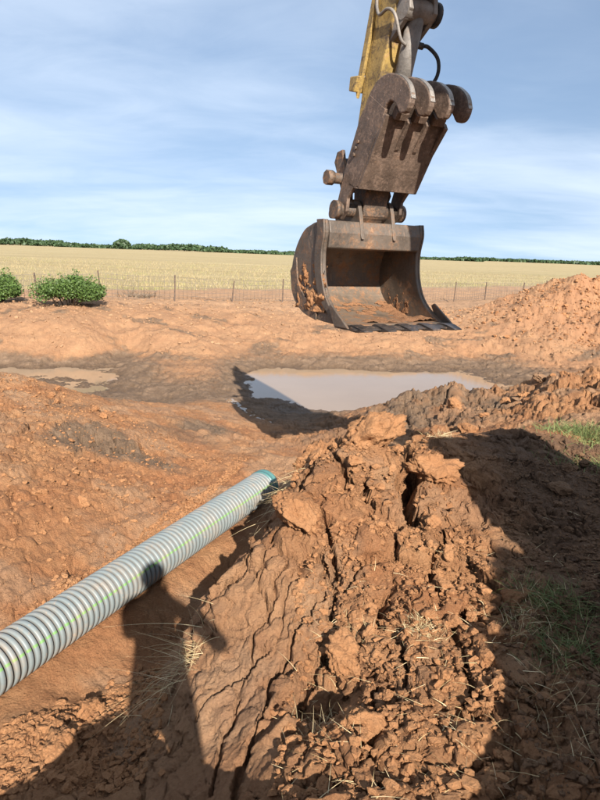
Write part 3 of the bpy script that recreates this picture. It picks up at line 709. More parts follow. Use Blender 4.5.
# ------------------------------------------------------------------ pipe
RO_ = .152
m_pipe, t, b = mat('grey_corrugated_plastic')
tcn = N(t, 'ShaderNodeTexCoord'); sp_ = N(t, 'ShaderNodeSeparateXYZ'); L(t, tcn.outputs['Object'], sp_.inputs[0])
ang = M_(t, 'ARCTAN2', sp_.outputs['Z'], sp_.outputs['Y'])
pipe_stripe_angle = math.radians(180 - 27)
d_ = M_(t, 'ABSOLUTE', M_(t, 'SUBTRACT', ang, pipe_stripe_angle))
k = M_(t, 'MULTIPLY', M_(t, 'LESS_THAN', M_(t, 'ADD', d_, M_(t, 'MULTIPLY', M_(t, 'SUBTRACT', noise(t, tcn.outputs['Object'], 40, 3), .5), .05)), .055), .8)
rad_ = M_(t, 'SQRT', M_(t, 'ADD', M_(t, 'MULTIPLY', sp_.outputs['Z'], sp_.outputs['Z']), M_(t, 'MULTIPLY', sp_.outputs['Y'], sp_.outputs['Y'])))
grey = mixc(t, noise(t, tcn.outputs['Object'], 9, 6, .65), (0.139, 0.164, 0.164), (0.210, 0.235, 0.235))
k = M_(t, 'MULTIPLY', k, M_(t, 'GREATER_THAN', rad_, .140))
c = mixc(t, k, grey, (0.136, 0.288, 0.072))
c = mixc(t, maprange(t, noise(t, tcn.outputs['Object'], 5, 8, .75), .48, .72, 0, .45), c, (.40, .25, .14))
c = mixc(t, maprange(t, noise(t, tcn.outputs['Object'], 22, 6, .75), .60, .70, 0, .6), c, (.45, .28, .16))
c = mixc(t, maprange(t, rad_, RO_ - .006, RO_ - .02, 0, .8), c, (.075, .058, .045))  # groove shade painted into the colour, in a muddy brown
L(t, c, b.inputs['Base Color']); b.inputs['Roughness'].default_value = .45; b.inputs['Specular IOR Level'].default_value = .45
m_bell, t, b = mat('teal_pipe_gasket')
tcn = N(t, 'ShaderNodeTexCoord')
L(t, mixc(t, noise(t, tcn.outputs['Object'], 12, 5), (.04, .12, .12), (.085, .19, .18)), b.inputs['Base Color']); b.inputs['Roughness'].default_value = .35
def lathe(name, prof, mt, parent, seg=64):
    V = [(x, r * math.cos(2 * math.pi * k / seg), r * math.sin(2 * math.pi * k / seg)) for x, r in prof for k in range(seg)]
    n_ = len(prof)
    F = [(i * seg + k, (i + 1) * seg + k, (i + 1) * seg + (k + 1) % seg, i * seg + (k + 1) % seg) for i in range(n_ - 1) for k in range(seg)]
    return link(name, np_mesh(name, V, F), mt, parent)
pdir = (PB - PA).normalized(); PIPE0 = PA - pdir * 1.7; PLEN = (PB - PIPE0).length
pipe = empty('corrugated_pipe', PIPE0); pipe.rotation_mode = 'QUATERNION'; pipe.rotation_quaternion = pdir.to_track_quat('X', 'Z')
tag(pipe, 'grey corrugated drain pipe with a green stripe lying in the trench', 'pipe')
prof = []; PITCHP = .0465; RO = .152; x = 0
while x < PLEN - .09:
    p_ = PITCHP
    prof += [(x, RO - .026), (x + p_ * .26, RO - .026), (x + p_ * .28, RO - .006), (x + p_ * .36, RO), (x + p_ * .80, RO), (x + p_ * .91, RO - .005), (x + p_ * .93, RO - .026)]
    x += p_
inner = [(x, RO - .026), (x, RO - .032), (0, RO - .032), (0, RO - .026)]
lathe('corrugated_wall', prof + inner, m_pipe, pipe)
lathe('end_ring', [(x - .002, RO - .012), (x, RO + .003), (x + .03, RO + .004), (x + .033, RO - .004), (x + .033, RO - .022), (x, RO - .024)], m_bell, pipe)
lathe('spigot_end', [(x + .033, RO - .005), (x + .07, RO - .005), (x + .075, RO + .001), (x + .095, RO + .001), (x + .097, RO - .02), (x + .03, RO - .022)], m_bell, pipe)

# ------------------------------------------------------------------ plants
def leaf_mat(name, c0, c1, trans=.25, rough=.55):
    m, t, b = mat(name)
    oi = N(t, 'ShaderNodeAttribute', attribute_name='rnd')
    L(t, mixc(t, oi.outputs['Fac'], c0, c1), b.inputs['Base Color']); b.inputs['Roughness'].default_value = rough
    b.inputs['Specular IOR Level'].default_value = .3
    try: b.inputs['Transmission Weight'].default_value = 0
    except Exception: pass
    return m
m_leaf = leaf_mat('mesquite_leaf', (.035, .070, .014), (.11, .17, .042))
m_wood = leaf_mat('woodland_leaf', (.025, .050, .022), (.060, .095, .040))
m_straw = leaf_mat('dry_straw', (.40, .29, .14), (.68, .55, .33), rough=.7)
m_green = leaf_mat('green_grass', (.055, .085, .022), (.20, .22, .08), rough=.7)
m_crop = leaf_mat('dry_crop', (0.244, 0.189, 0.092), (0.395, 0.311, 0.168), rough=.75)
m_cropg = leaf_mat('greenish_crop', (.17, .175, .06), (.34, .30, .12), rough=.75)
m_bark = leaf_mat('bark', (.12, .09, .06), (.2, .15, .1))

def set_rnd(me, vals):
    a = me.attributes.new('rnd', 'FLOAT', 'POINT'); a.data.foreach_set('value', np.asarray(vals, np.float32))

def blades_mesh(name, roots, dirs, lens, widths, bend, rg, seg=4):
    """curved tapering ribbons: roots (n,3), dirs (n,3) unit"""
    n = len(roots); V = np.zeros((n, (seg + 1) * 2, 3), np.float32)
    side = np.cross(dirs, rg.normal(size=(n, 3))); side /= np.linalg.norm(side, axis=1, keepdims=True) + 1e-6
    bd = rg.normal(size=(n, 3)); bd[:, 2] = -np.abs(bd[:, 2]) - .4; bd /= np.linalg.norm(bd, axis=1, keepdims=True)
    for k in range(seg + 1):
        u = k / seg
        c_ = roots + dirs * (lens * u)[:, None] + bd * (lens * bend * u * u)[:, None]
        wv = side * (widths * (1 - u * .85) * .5)[:, None]
        V[:, 2 * k] = c_ - wv; V[:, 2 * k + 1] = c_ + wv
    base = (np.arange(n) * (seg + 1) * 2)[:, None]
    F = np.concatenate([base + np.array([2 * k, 2 * k + 1, 2 * k + 3, 2 * k + 2]) for k in range(seg)], 0)
    me = np_mesh(name, V.reshape(-1, 3), F); set_rnd(me, np.repeat(rg.random(n), (seg + 1) * 2)); return me

def tuft(name, u, v, zg, n, length, spread, mt, label, cat='grass', group=None, bend=.5, width=.004, rad=.05, lean=(0, 0, 0), seed=1, kind=None):
    x, y, _ = pz(u, v, zg); rg = np.random.default_rng(seed)
    z = float(ground_z(x, y)[0])
    rx, ry = rg.normal(size=n) * rad, rg.normal(size=n) * rad
    d = np.stack([rg.normal(size=n) * spread, rg.normal(size=n) * spread, np.abs(rg.normal(size=n)) * .6 + .5], 1) + np.array(lean); d /= np.linalg.norm(d, axis=1, keepdims=True)
    rz_ = ground_z(x + rx, y + ry) - z - .01
    me = blades_mesh(name, np.stack([rx, ry, rz_], 1), d, length * rg.uniform(.4, 1.1, n), width * rg.uniform(.6, 1.2, n), bend * rg.uniform(.4, 1.4, n), rg, 6)
    return tag(link(name, me, mt, None, (x, y, z)), label, cat, group, kind)

def bush(name, u, v, w_, h_, d_, n, label, seed, zg=0):
    x, y, _ = pz(u, v, zg); z = float(ground_z(x, y)[0]); rg = np.random.default_rng(seed)
    root = empty(name, (x, y, z)); tag(root, label, 'bush', 'green bushes by the fence')
    # lumps of foliage round a few stem heads
    nl = 26; cc = np.stack([rg.uniform(-1, 1, nl) * w_ * .40, rg.uniform(-1, 1, nl) * d_ * .4, np.zeros(nl)], 1)
    e = (1 - (cc[:, 0] / (w_ * .52)) ** 2) * rg.uniform(.6, 1.15, nl); cc[:, 2] = h_ * (.25 + .50 * np.clip(e, .1, 1) * rg.uniform(.45, 1, nl))
    k = rg.integers(0, nl, n); dv = rg.normal(size=(n, 3)); dv /= np.linalg.norm(dv, axis=1, keepdims=True)
    P = cc[k] + dv * (rg.random(n) ** .45)[:, None] * np.array([w_ * .17, d_ * .2, h_ * .26]) * rg.uniform(.7, 1.25, (nl, 1))[k]
    spr = rg.random(n) < .05; P[spr] = cc[k[spr]] + np.stack([rg.normal(size=spr.sum()) * .05, rg.normal(size=spr.sum()) * .05, rg.random(spr.sum()) * h_ * .42], 1)
    P[:, 2] = np.abs(P[:, 2])
    a = rg.normal(size=(n, 3)); a /= np.linalg.norm(a, axis=1, keepdims=True); b_ = np.cross(a, rg.normal(size=(n, 3))); b_ /= np.linalg.norm(b_, axis=1, keepdims=True)
    sz = rg.uniform(.02, .048, n)[:, None]
    V = np.stack([P - a * sz, P + b_ * sz * .5, P + a * sz, P - b_ * sz * .5], 1).reshape(-1, 3)
    me = np_mesh('crown', V, np.arange(4 * n).reshape(-1, 4)); set_rnd(me, np.repeat(np.clip(rg.random(n) * .7 + .3 * rg.random(nl)[k], 0, 1), 4))
    link('crown', me, m_leaf, root)
    st = BM(); rr_ = random.Random(seed)
    for q in range(14):
        c_ = cc[q]; st.tube([(c_[0] * .25, c_[1] * .25, -.08), (c_[0] * .6, c_[1] * .6, c_[2] * .5), tuple(c_)], [.03, .02, .008], 6)
    st.build('trunk', m_bark, root)
bush('mesquite_bush', 69, 309, 2.0, 1.05, 1.6, 17000, 'wide rounded green bush standing alone between fence and earth bank', 4)
bush('mesquite_bush', -6, 305, 1.6, 1.0, 1.4, 13000, 'green bush cut off beside the wide bush, with a taller sprig', 9)

# crop field stubble (nobody could count it)
rg = np.random.default_rng(5)
n = 90000
rad_ = 18 + 75 * rg.random(n) ** 1.7; tt_ = np.radians(rg.uniform(-36, 36, n))
X, Y = rad_ * np.sin(tt_), rad_ * np.cos(tt_)
fm = sstep(6.0, 8.0, field_mask(X, Y) + 1.2 * fbm(X / 6, Y / 2, 4, 3) - .22 * np.maximum(X, 0))
keep = (fm > .5) & (rg.random(n) < .35 + .9 * sstep(-.3, .3, fbm(X / 3, Y / 1.2, 77, 3)))
X, Y = X[keep], Y[keep]; n = len(X)
d = np.stack([rg.normal(size=n) * .3, rg.normal(size=n) * .3, np.ones(n)], 1); d /= np.linalg.norm(d, axis=1, keepdims=True)
gcrop = fbm(X / 5, Y / 2, 78, 3) + .5 * rg.random(n) - .2 + .5 * sstep(9, 4, field_mask(X, Y))
for nm, sel, mt in (('dry_crop_stubble', gcrop < .38, m_crop), ('green_crop_stubble', gcrop >= .38, m_cropg)):
    q = np.where(sel)[0]
    me = blades_mesh(nm, np.stack([X[q], Y[q], np.zeros(len(q)) - .02], 1), d[q], rg.uniform(.12, .30, len(q)), rg.uniform(.012, .03, len(q)), np.full(len(q), .3), rg, 2)
    tag(link(nm, me, mt), 'dry straw coloured crop standing in the field' if 'dry' in nm else 'patches of greener crop among the dry straw', 'crop', kind='stuff')

# far woodland on the horizon
def canopy(name, trees, seed, mt, per=90):
    rg = np.random.default_rng(seed); P, S = [], []
    for (x, y, h, w_) in trees:
        dv = rg.normal(size=(per, 3)); dv /= np.linalg.norm(dv, axis=1, keepdims=True); dv[:, 2] = np.abs(dv[:, 2]) * rg.uniform(.8, 1.1)
        P.append(np.array([x, y, h * .25]) + dv * np.array([w_ * .5, w_ * .5, h * .72]) * (rg.random(per) ** .3)[:, None] * rg.uniform(.8, 1.15, (per, 1))); S.append(np.full(per, w_ * .16))
    P = np.concatenate(P); S = np.concatenate(S)[:, None]; n = len(P)
    a = rg.normal(size=(n, 3)); a /= np.linalg.norm(a, axis=1, keepdims=True); b_ = np.cross(a, rg.normal(size=(n, 3))); b_ /= np.linalg.norm(b_, axis=1, keepdims=True)
    V = np.stack([P - a * S, P + b_ * S, P + a * S, P - b_ * S], 1).reshape(-1, 3)
    me = np_mesh(name, V, np.arange(4 * n).reshape(-1, 4)); set_rnd(me, np.repeat(rg.random(n), 4)); return me
rg = np.random.default_rng(12); trees = []
def hx(u, dist): d = ray(u, 253 + (u - 300) * .0367); s_ = dist / math.hypot(d.x, d.y); return d.x * s_, d.y * s_
for u in np.concatenate([np.arange(-150, 300, 1.1), np.arange(300, 480, 1.6), np.arange(480, 760, 2.2)]):
    if u < 300: dist = rg.uniform(560, 640); h = 4.2 + 2.4 * max(0, math.sin(u / 23.) * .5 + math.sin(u / 9.) * .3) + (3.6 if 135 < u < 225 else 0) + (3.2 if u < 60 else 0) + rg.uniform(-1, 1.2)
    elif u < 480: dist = rg.uniform(700, 800); h = 5 + 1.2 * math.sin(u / 12.) + rg.uniform(-1, 1.2)
    else: dist = rg.uniform(1500, 1700); h = 10 + rg.uniform(-1.5, 2)
    x, y = hx(u, dist); h *= .62; trees.append((x, y, max(1.8, h), .8 * rg.uniform(7, 13) * dist / 600))
tag(link('distant_woodland', canopy('distant_woodland', trees, 3, m_wood), m_wood), 'dark green tree line along the horizon beyond the field', 'woodland', kind='stuff')
x, y = hx(122, 540); tr_ = empty('round_tree', (x, y, 0)); tag(tr_, 'single round-topped dark tree rising above the left tree line', 'tree')
link('crown', canopy('crown', [(0, 0, 8.0, 9.5), (3, 1, 6.4, 8), (-4, 0, 6, 7)], 8, m_wood, 400), m_wood, tr_)
BM().tube([(0, 0, -.2), (.1, 0, 2), (0, .1, 4)], [.3, .22, .1], 8).build('trunk', m_bark, tr_)

# ------------------------------------------------------------------ fence
m_wire, t, b = mat('galvanised_wire'); b.inputs['Base Color'].default_value = (.17, .145, .12, 1); b.inputs['Metallic'].default_value = .4; b.inputs['Roughness'].default_value = .6
m_post = paint_mat('rusty_post_steel', (.075, .052, .04), (.12, .075, .048), .5, .7, 0, 8, .4, .15)
fence = empty('wire_fence', (FA.x, FA.y, 0)); tag(fence, 'low wire mesh stock fence on thin leaning posts before the field', 'fence')
fl = (FB - FA); flen = fl.length; fn_ = fl.normalized()
def fpt(s): 
    p = FA + fn_ * s; return Vector((p.x - FA.x, p.y - FA.y, float(ground_z(p.x, p.y)[0])))
npost = 13; rgp = random.Random(4); tops = []
for k in range(npost):
    s = -2 + k * (flen + 6) / (npost - 1) + rgp.uniform(-.3, .3); p = fpt(s); h = rgp.uniform(.8, .95); ln = Vector((rgp.uniform(-.12, .12), rgp.uniform(-.05, .05), 1)) * h
    BM().prism([(-.024, -.01), (.024, -.01), (.024, .01), (.01, .01), (.01, .035), (-.01, .035), (-.01, .01), (-.024, .01)], -.3, h, 'XY').build('post', m_post, fence, p).rotation_euler = (rgp.uniform(-.05, .05), rgp.uniform(-.12, .12), rgp.uniform(0, .5))
    tops.append((s, p))
for hgt in (.1, .22, .36, .52, .7, .86):
    pts = []
    for (s0, p0), (s1, p1) in zip(tops, tops[1:]):
        for q in range(4): u = q / 4; pp = p0.lerp(p1, u); pts.append(pp + Vector((0, 0, hgt - .05 * math.sin(math.pi * u))))
    BM().tube(pts, .007, 4).build('wire', m_wire, fence)
stw = BM()
for (s0, p0), (s1, p1) in zip(tops, tops[1:]):
    for q in range(1, 14): pp = p0.lerp(p1, q / 14); stw.tube([pp + Vector((0, 0, .08)), pp + Vector((0, 0, .86))], .005, 4)
stw.build('stay_wires', m_wire, fence)['kind'] = 'stuff'

# ------------------------------------------------------------------ photographer (behind the camera; the shadow falls on pipe and spur)
def skin_body(name, verts, edges, radii, root, mt, parent, loc=(0, 0, 0), sub=2):
    me = bpy.data.meshes.new(name); me.from_pydata(verts, edges, []); o = link(name, me, mt, parent, loc)
    o.modifiers.new('skin', 'SKIN')
    if not me.skin_vertices: me.skin_vertices.new()
    for k, r_ in enumerate(radii): me.skin_vertices[0].data[k].radius = r_ if isinstance(r_, tuple) else (r_, r_)
    me.skin_vertices[0].data[root].use_root = True
    s = o.modifiers.new('sub', 'SUBSURF'); s.levels = sub; s.render_levels = sub
    return o
m_cloth, t, b = mat('denim_and_shirt')
tcn = N(t, 'ShaderNodeTexCoord'); sp_ = N(t, 'ShaderNodeSeparateXYZ'); L(t, tcn.outputs['Object'], sp_.inputs[0])
c = mixc(t, M_(t, 'GREATER_THAN', sp_.outputs['Z'], .98), (.05, .07, .13), (.28, .30, .33))
c = mixc(t, M_(t, 'GREATER_THAN', sp_.outputs['Z'], 1.56), c, (.50, .29, .20))
L(t, c, b.inputs['Base Color']); b.inputs['Roughness'].default_value = .9
m_skin, t, b = mat('skin'); b.inputs['Base Color'].default_value = (.50, .29, .20, 1); b.inputs['Roughness'].default_value = .6
m_hair, t, b = mat('hair'); b.inputs['Base Color'].default_value = (.05, .03, .02, 1)
m_shoe, t, b = mat('boot_leather'); b.inputs['Base Color'].default_value = (.10, .06, .04, 1)
PBX, PBY = .13, -.34
PBZ = float(max(ground_z([PBX - .12, PBX + .12], [PBY, PBY]))) + .01
per = empty('person', (PBX, PBY, PBZ)); tag(per, 'person in grey shirt and jeans holding up a phone on the bank', 'person')
HZ = 2.24 - PBZ            # head centre height
k_ = HZ / 1.62
vv = [(0, 0, .95), (0, .0, 1.12), (0, -.01, 1.32), (0, -.02, 1.46), (0, 0, 1.54), (0, .015, 1.62), (0, .02, 1.70),
      (-.10, 0, .88), (-.13, .02, .50), (-.15, -.02, .10), (-.16, .10, .04),
      (.10, 0, .88), (.13, .03, .50), (.15, .0, .10), (.17, .12, .04),
      (-.19, -.02, 1.42), (-.20, .08, 1.15), (-.12, .27, 1.33), (-.10, .30, 1.37),
      (.19, -.02, 1.42), (.33, .05, 1.20), (.0, .28, 1.36), (-.02, .31, 1.40)]
vv = [(x * 1.0, y, z * k_) for x, y, z in vv]
ed = [(0, 1), (1, 2), (2, 3), (3, 4), (4, 5), (5, 6), (0, 7), (7, 8), (8, 9), (9, 10), (0, 11), (11, 12), (12, 13), (13, 14), (3, 15), (15, 16), (16, 17), (17, 18), (3, 19), (19, 20), (20, 21), (21, 22)]
ra = [(.155, .11), (.15, .105), (.175, .12), (.13, .09), .058, (.085, .10), (.07, .085), (.09, .09), .062, .042, (.045, .035), (.09, .09), .062, .042, (.045, .035), .06, .046, .03, .032, .06, .048, .03, .032]
skin_body('body', vv, ed, ra, 0, m_cloth, per)
hh = BM(); bmesh.ops.create_icosphere(hh.b, subdivisions=3, radius=1, matrix=Matrix.Translation((0, -.015, HZ + .045)) @ Matrix.Diagonal((.088, .105, .10, 1))); hh.build('hair', m_hair, per, smooth=True)
for sx, sy in ((-.155, .03), (.16, .05)):
    BM().prism([(-.05, -.09), (.05, -.09), (.055, .08), (.03, .17), (-.03, .17), (-.055, .08)], -.012, .075, 'XY').build('boot', m_shoe, per, (sx, sy, 0), bevel=.02)
# fingers round the phone
for (bx, sgn) in ((-.115, -1), (.0, 1)):
    for q in range(5):
        z0 = 1.345 * k_ + q * .017
        skin_body('finger', [(bx, .30, z0), (bx + sgn * .02, .322, z0 + .004), (bx - sgn * .008, .334, z0 + .008)], [(0, 1), (1, 2)], [.0085, .008, .0065], 0, m_skin, per, sub=1)
phone = BM().box((0, 0, 0), (.074, .009, .152)).build('phone', m_dark, None, (.0, -.012, CAMZ - .045), bevel=.004); tag(phone, 'dark phone held up in both hands by the person', 'phone')
BM().box((.0, .0, .02), (.066, .0015, .13)).build('screen', m_glass, phone, (0, -.0056, -.02))
BM().box((.0, .0, .0), (.03, .003, .03)).build('lens_bump', m_glass, phone, (.012, .0062, .05))

# ------------------------------------------------------------------ clods
def clod_mesh(name, seed, sub=3, knob=.2):
    rg = np.random.default_rng(seed); bm = bmesh.new(); bmesh.ops.create_icosphere(bm, subdivisions=sub, radius=1)
    V = np.array([v_.co[:] for v_ in bm.verts]); F = np.array([[v_.index for v_ in f.verts] for f in bm.faces]); bm.free()
    nrm = rg.normal(size=(16, 3)); nrm /= np.linalg.norm(nrm, axis=1, keepdims=True); dist = rg.uniform(.62, 1.0, 16)
    dd = V @ nrm.T; r_ = np.min(np.where(dd > .05, dist / np.maximum(dd, .05), 9), 1); r_ = np.minimum(r_, 1.15)
    P = V * r_[:, None]
    for sc, am in ((1.6, .20), (3.6, .13), (8, .08), (18, .05)) + (((40, .025),) if sub > 4 else ()):
        o = seed * 3.7
        P += V * (am * (fbm(P[:, 0] * sc + o, P[:, 1] * sc + P[:, 2] * sc * .7, seed, 2) + .6 * fbm(P[:, 2] * sc - o, P[:, 0] * sc * .8 - P[:, 1] * sc, seed + 3, 2)))[:, None]
    P *= np.array([1, rg.uniform(.7, .95), rg.uniform(.55, .8)])
    return np_mesh(name, P, F, smooth=sub > 3)
CM = [clod_mesh('dirt_clod', 100 + k, 3) for k in range(14)]
CMB = [clod_mesh('dirt_clod', 200 + k, 5) for k in range(6)]
CMM = [m_.copy() for m_ in CM[:7]]; CMS = [m_.copy() for m_ in CM[7:]]
for m_ in CM + CMB: m_.materials.append(m_clod)
for m_ in CMM: m_.materials.append(m_mudclod)
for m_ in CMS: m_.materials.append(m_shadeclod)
def clod(x, y, s, meshes, label, group=None, sink=.25, seed=0):
    rg_ = random.Random(seed * 7919 + 13)
    o = bpy.data.objects.new('dirt_clod', rg_.choice(meshes)); COL.objects.link(o)
    o.location = (x, y, 0); o.rotation_euler = (rg_.uniform(-.5, .5), rg_.uniform(-.5, .5), rg_.uniform(0, 6.28)); o.scale = (s, s, s * rg_.uniform(.85, 1.15))
    tag(o, label, 'dirt clod', group); return o
def place(objs, sink=.3):
    zs = ground_z([o.location.x for o in objs], [o.location.y for o in objs])
    for o, z in zip(objs, zs): o.location.z = z + o.scale.z * (.6 - sink)
batch = []
# singled-out clods: u, v, ground z, radius, label
for k, (u, v, z, s, lb) in enumerate(((60, 742, -.5, .115, 'largest round clod on the trench floor, pale orange and sunlit'), (90, 695, -.52, .085, 'second clod lying between the pipe and the largest round clod'),
        (322, 462, .34, .22, 'crumbly clod at the tip of the spur beside the pipe end'), (368, 470, .36, .27, 'big lumpy block of clay crowning the spur'), (432, 488, .32, .19, 'rounded block behind the dark gap at the shadow edge of the spur'),
        (300, 540, .2, .17, 'cracked block on the spur rim above the scraped face'), (345, 655, .05, .13, 'grass-covered clod in the middle of the rubble on the spur'), (310, 480, .26, .12, 'clod with dry roots hanging over the pipe end'),
        (362, 735, .05, .085, 'loose orange block below the dark hollow in the rubble'), (452, 640, .18, .09, 'clod at the edge of the machine shadow by a dry tuft'),
        (560, 490, .25, .10, 'dark clod lying in the machine shadow on the bank'), (80, 770, -.5, .06, 'small clod half in the shadow on the trench floor'))):
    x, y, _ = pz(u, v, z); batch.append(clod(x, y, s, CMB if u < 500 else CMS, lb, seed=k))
def scatter(n, poly, zg, smin, smax, meshes, marks, colour, seed):
    c_ = np.array([pz(u, v, zg)[:2] for u, v in poly]); lo, hi = c_.min(0), c_.max(0); got = 0; rg_ = np.random.default_rng(seed)
    mk = np.array([pz(u, v, zg)[:2] for u, v, _ in marks])
    while got < n:
        p = rg_.uniform(lo, hi); ins = False
        for (ax, ay), (bx, by) in zip(c_, np.roll(c_, -1, 0)):
            if (ay > p[1]) != (by > p[1]) and p[0] < (bx - ax) * (p[1] - ay) / (by - ay) + ax: ins = not ins
        if not ins: continue
        q = rg_.random() ** 2.2; s = smin * (smax / smin) ** q
        size = 'pebble-sized' if q < .12 else 'small' if q < .4 else 'middling' if q < .7 else 'large'
        lm = marks[int(np.argmin(((mk - p) ** 2).sum(1)))][2]; lb = f'{size} {colour} clod {lm}'
        batch.append(clod(p[0], p[1], s, meshes, lb, lb.replace(' clod ', ' clods ', 1), seed=seed * 1000 + got)); got += 1
scatter(46, [(0, 715), (120, 640), (170, 650), (165, 800), (0, 800)], -.52, .016, .055, CM, [(20, 725, 'beside the pipe where it leaves the trench floor'), (60, 790, 'below the largest round clod on the trench floor'), (115, 665, 'beside the pipe near the second round clod'), (150, 690, 'under the legs of the person shadow'), (130, 760, 'in the bank shadow on the trench floor')], 'orange', 1)
scatter(85, [(270, 640), (330, 530), (480, 560), (500, 690), (520, 800), (280, 800)], .12, .016, .06, CM, [(330, 700, 'round the dark hollow on the spur'), (420, 628, 'round the flattened straw patch on the spur'), (345, 640, 'near the grass-covered clod on the spur'), (360, 560, 'on the spur behind the grass-covered clod'), (450, 560, 'on the spur where the machine shadow narrows'), (480, 680, 'along the sunlit edge of the machine shadow'), (400, 740, 'on the rubble between hollow and machine shadow'), (300, 780, 'at the foot of the scraped face')], 'tan', 2)
scatter(40, [(300, 480), (440, 450), (470, 560), (260, 560)], .28, .022, .085, CM, [(300, 490, 'on the crest beside the straw tuft by the pipe end'), (365, 476, 'against the big lumpy block on the crest'), (430, 490, 'by the dark gap on the crest'), (300, 545, 'on the rim above the scraped face'), (400, 540, 'on the crest slope below the big block')], 'orange', 3)
scatter(30, [(0, 380), (110, 400), (110, 480), (0, 560)], -.1, .022, .07, CM, [(40, 395, 'on the top rim of the left slope'), (95, 440, 'around the dark patch on the left slope'), (20, 470, 'on the bare left slope before the dark patch'), (30, 540, 'low on the left slope above the pipe')], 'reddish', 4)
scatter(34, [(380, 415), (470, 405), (600, 380), (600, 420), (460, 430)], -.2, .05, .17, CMM + CM[:4], [(400, 415, 'on the ridge end nearest the pond'), (460, 415, 'in the middle of the pond ridge'), (530, 405, 'on the rising part of the pond ridge'), (590, 395, 'on the ridge behind the green grass')], 'muddy', 5)
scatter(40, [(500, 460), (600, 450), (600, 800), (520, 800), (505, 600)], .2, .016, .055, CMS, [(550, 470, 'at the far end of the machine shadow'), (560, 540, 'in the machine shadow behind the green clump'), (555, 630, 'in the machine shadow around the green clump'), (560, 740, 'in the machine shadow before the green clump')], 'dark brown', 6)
place(batch)

# crumbs: uncountable, one mesh for each soil
def crumbs(name, n, poly_zs, mt, smin, smax, label, seed, pts=None):
    rg_ = np.random.default_rng(seed); XY = [] if pts is None else [pts]
    for poly, zg, wgt in poly_zs:
        c_ = np.array([pz(u, v, zg)[:2] for u, v in poly]); m_ = int(n * wgt)
        # two random triangles of the quad
        k = rg_.integers(0, len(c_) - 2, m_); a = c_[0]; r1, r2 = np.sqrt(rg_.random(m_))[:, None], rg_.random(m_)[:, None]
        XY.append(a * (1 - r1) + c_[1:][k] * (r1 * (1 - r2)) + c_[2:][k] * (r1 * r2))
    XY = np.concatenate(XY); n = len(XY); s = smin * (smax / smin) ** (rg_.random(n) ** 3.2)
    z = ground_z(XY[:, 0], XY[:, 1])
    bm = bmesh.new(); bmesh.ops.create_icosphere(bm, subdivisions=1, radius=1); T = np.array([v_.co[:] for v_ in bm.verts]); TF = np.array([[v_.index for v_ in f.verts] for f in bm.faces]); bm.free()
    nv = len(T); ang = rg_.uniform(0, 6.28, n); ca, sa = np.cos(ang), np.sin(ang)
    B = T[None] * rg_.uniform(.5, 1.35, (n, nv, 1)) * s[:, None, None] * np.stack([rg_.uniform(.8, 1.5, n), rg_.uniform(.6, 1, n), rg_.uniform(.45, .85, n)], 1)[:, None]
    B = np.stack([B[..., 0] * ca[:, None] - B[..., 1] * sa[:, None], B[..., 0] * sa[:, None] + B[..., 1] * ca[:, None], B[..., 2]], -1)
    B += np.stack([XY[:, 0], XY[:, 1], z + s * .35], 1)[:, None]
    F = (TF[None] + (np.arange(n) * nv)[:, None, None]).reshape(-1, 3)
    tag(link(name, np_mesh(name, B.reshape(-1, 3), F, False), mt), label, 'soil crumbs', kind='stuff')
crumbs('soil_crumbs', 24000, [([(265, 800), (300, 560), (480, 560), (510, 800)], .12, .26), ([(0, 800), (0, 715), (160, 640), (165, 800)], -.52, .22), ([(300, 560), (330, 460), (440, 450), (480, 560)], .28, .10), ([(0, 600), (0, 390), (250, 430), (140, 530)], -.2, .36)], m_clod, .004, .026, 'loose orange crumbs of dry clay over the spur and trench', 31)
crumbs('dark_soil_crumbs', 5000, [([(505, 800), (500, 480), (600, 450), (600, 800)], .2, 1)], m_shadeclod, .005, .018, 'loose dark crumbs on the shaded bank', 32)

# ------------------------------------------------------------------ grass
tuft('dry_root_tuft', 188, 628, -.02, 110, .34, .8, m_straw, 'wiry dry grass tuft hanging off the scraped face of the spur', bend=.8, width=.003, rad=.07, lean=(-.9, -.2, -.5), seed=2)
tuft('dry_root_tuft', 291, 488, .26, 130, .26, .7, m_straw, 'pale straw tuft hanging from the spur tip by the pipe end', bend=.9, width=.004, rad=.05, lean=(-.5, -.3, -.5), seed=3)
tuft('dry_grass_tuft', 420, 628, .18, 420, .09, 1.0, m_straw, 'flattened yellow straw patch on the sunlit spur', bend=.5, width=.003, rad=.045, seed=4)
tuft('dry_grass_tuft', 345, 640, .08, 320, .11, 1.2, m_straw, 'tangle of straw roots on the clod above the dark hollow', bend=.5, width=.0028, rad=.06, seed=5)
tuft('dry_grass_tuft', 310, 720, -.02, 60, .16, 1.3, m_straw, 'thin straw roots crossing the dark hollow in the rubble', bend=.4, width=.0026, rad=.06, seed=6)
tuft('dry_grass_tuft', 440, 450, .32, 90, .16, .9, m_straw, 'dry straw tuft on the crest at the edge of the machine shadow', bend=.5, width=.004, rad=.08, seed=7)
tuft('green_grass_tuft', 552, 612, .2, 650, .16, 1.0, m_green, 'green grass clump in the shaded bank beside dry blades', bend=.5, width=.004, rad=.10, seed=8)
tuft('green_grass_tuft', 568, 655, .2, 420, .15, 1.0, m_green, 'lower green grass clump on the shaded bank', bend=.5, width=.004, rad=.09, seed=9)
tuft('dry_grass_tuft', 530, 625, .2, 260, .14, 1.2, m_straw, 'grey dry blades left of the green clump in the shadow', bend=.5, width=.003, rad=.1, seed=10)
tuft('dry_grass_tuft', 580, 720, .2, 90, .2, 1.3, m_straw, 'sparse dry blades low on the shaded bank', bend=.4, width=.003, rad=.14, seed=11, kind='stuff')
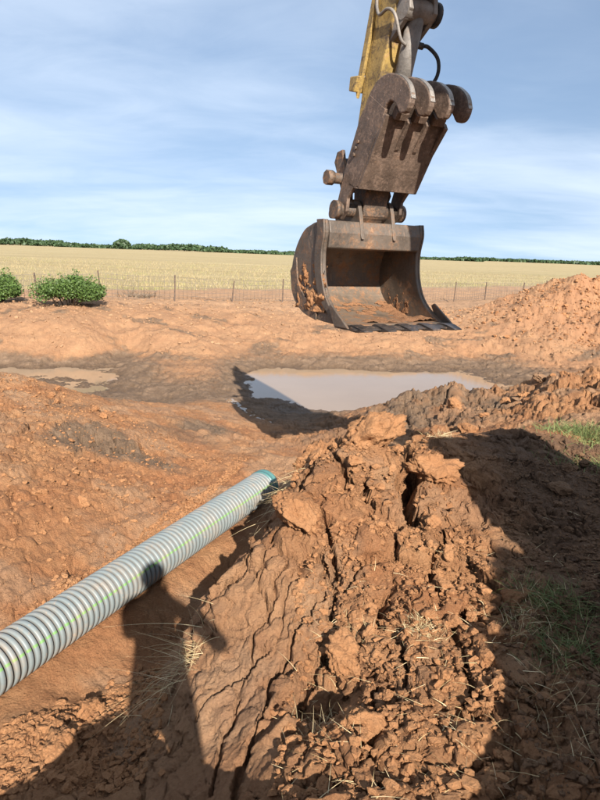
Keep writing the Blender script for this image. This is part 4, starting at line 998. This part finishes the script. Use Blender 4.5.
tuft('green_grass_tuft', 586, 434, .2, 900, .2, .7, m_green, 'bright green grass patch behind the machine shadow', bend=.4, width=.008, rad=.22, seed=12, kind='stuff')
tuft('green_grass_tuft', 590, 466, .22, 400, .16, .8, m_green, 'dull green grass at the far side of the machine shadow', bend=.4, width=.006, rad=.18, seed=13, kind='stuff')
tuft('dry_brush', 140, 300, 0, 160, .7, .7, m_bark, 'tangled dry brush at the foot of the fence by the wide bush', 'brush', bend=.4, width=.02, rad=.4, seed=14)
# loose straws over the spur and bank
rg = np.random.default_rng(41); n = 420
uv = np.concatenate([np.stack([rg.uniform(280, 500, 280), rg.uniform(560, 800, 280)], 1), np.stack([rg.uniform(500, 600, 140), rg.uniform(520, 800, 140)], 1)])
P = np.array([pz(u, v, .15) for u, v in uv]); P[:, 2] = ground_z(P[:, 0], P[:, 1]) + .008
d = rg.normal(size=(n, 3)); d[:, 2] = np.abs(d[:, 2]) * .25; d /= np.linalg.norm(d, axis=1, keepdims=True)
tag(link('loose_straw', blades_mesh('loose_straw', P, d, rg.uniform(.03, .14, n), rg.uniform(.0015, .0035, n), rg.uniform(0, .3, n), rg, 3), m_straw), 'loose bits of straw lying over spur and bank', 'straw', kind='stuff')

rg = np.random.default_rng(51)
hx_ = np.stack([rg.normal(12, 3.2, 9000), rg.normal(20, 2.4, 9000)], 1); hx_ = hx_[(base_h(hx_[:, 0], hx_[:, 1]) > -.45) & (hx_[:, 1] > 15)]
bx_ = np.stack([rg.uniform(-13, 9, 9000), rg.uniform(15, 25, 9000)], 1); bx_ = bx_[(base_h(bx_[:, 0], bx_[:, 1]) > -.7) & (field_mask(bx_[:, 0], bx_[:, 1]) < .5)]
m_heapclod = soil_mat('heap_clod', (0.344, 0.163, 0.073), .5); m_bankclod = soil_mat('bank_clod', (0.353, 0.218, 0.126), .75)
crumbs('spoil_rubble', 0, [], m_heapclod, .015, .085, 'loose rubble over the reddish spoil heap beyond the pond', 33, hx_)
crumbs('bank_rubble', 0, [], m_bankclod, .012, .055, 'loose rubble over the pale far bank of the pond', 34, bx_)
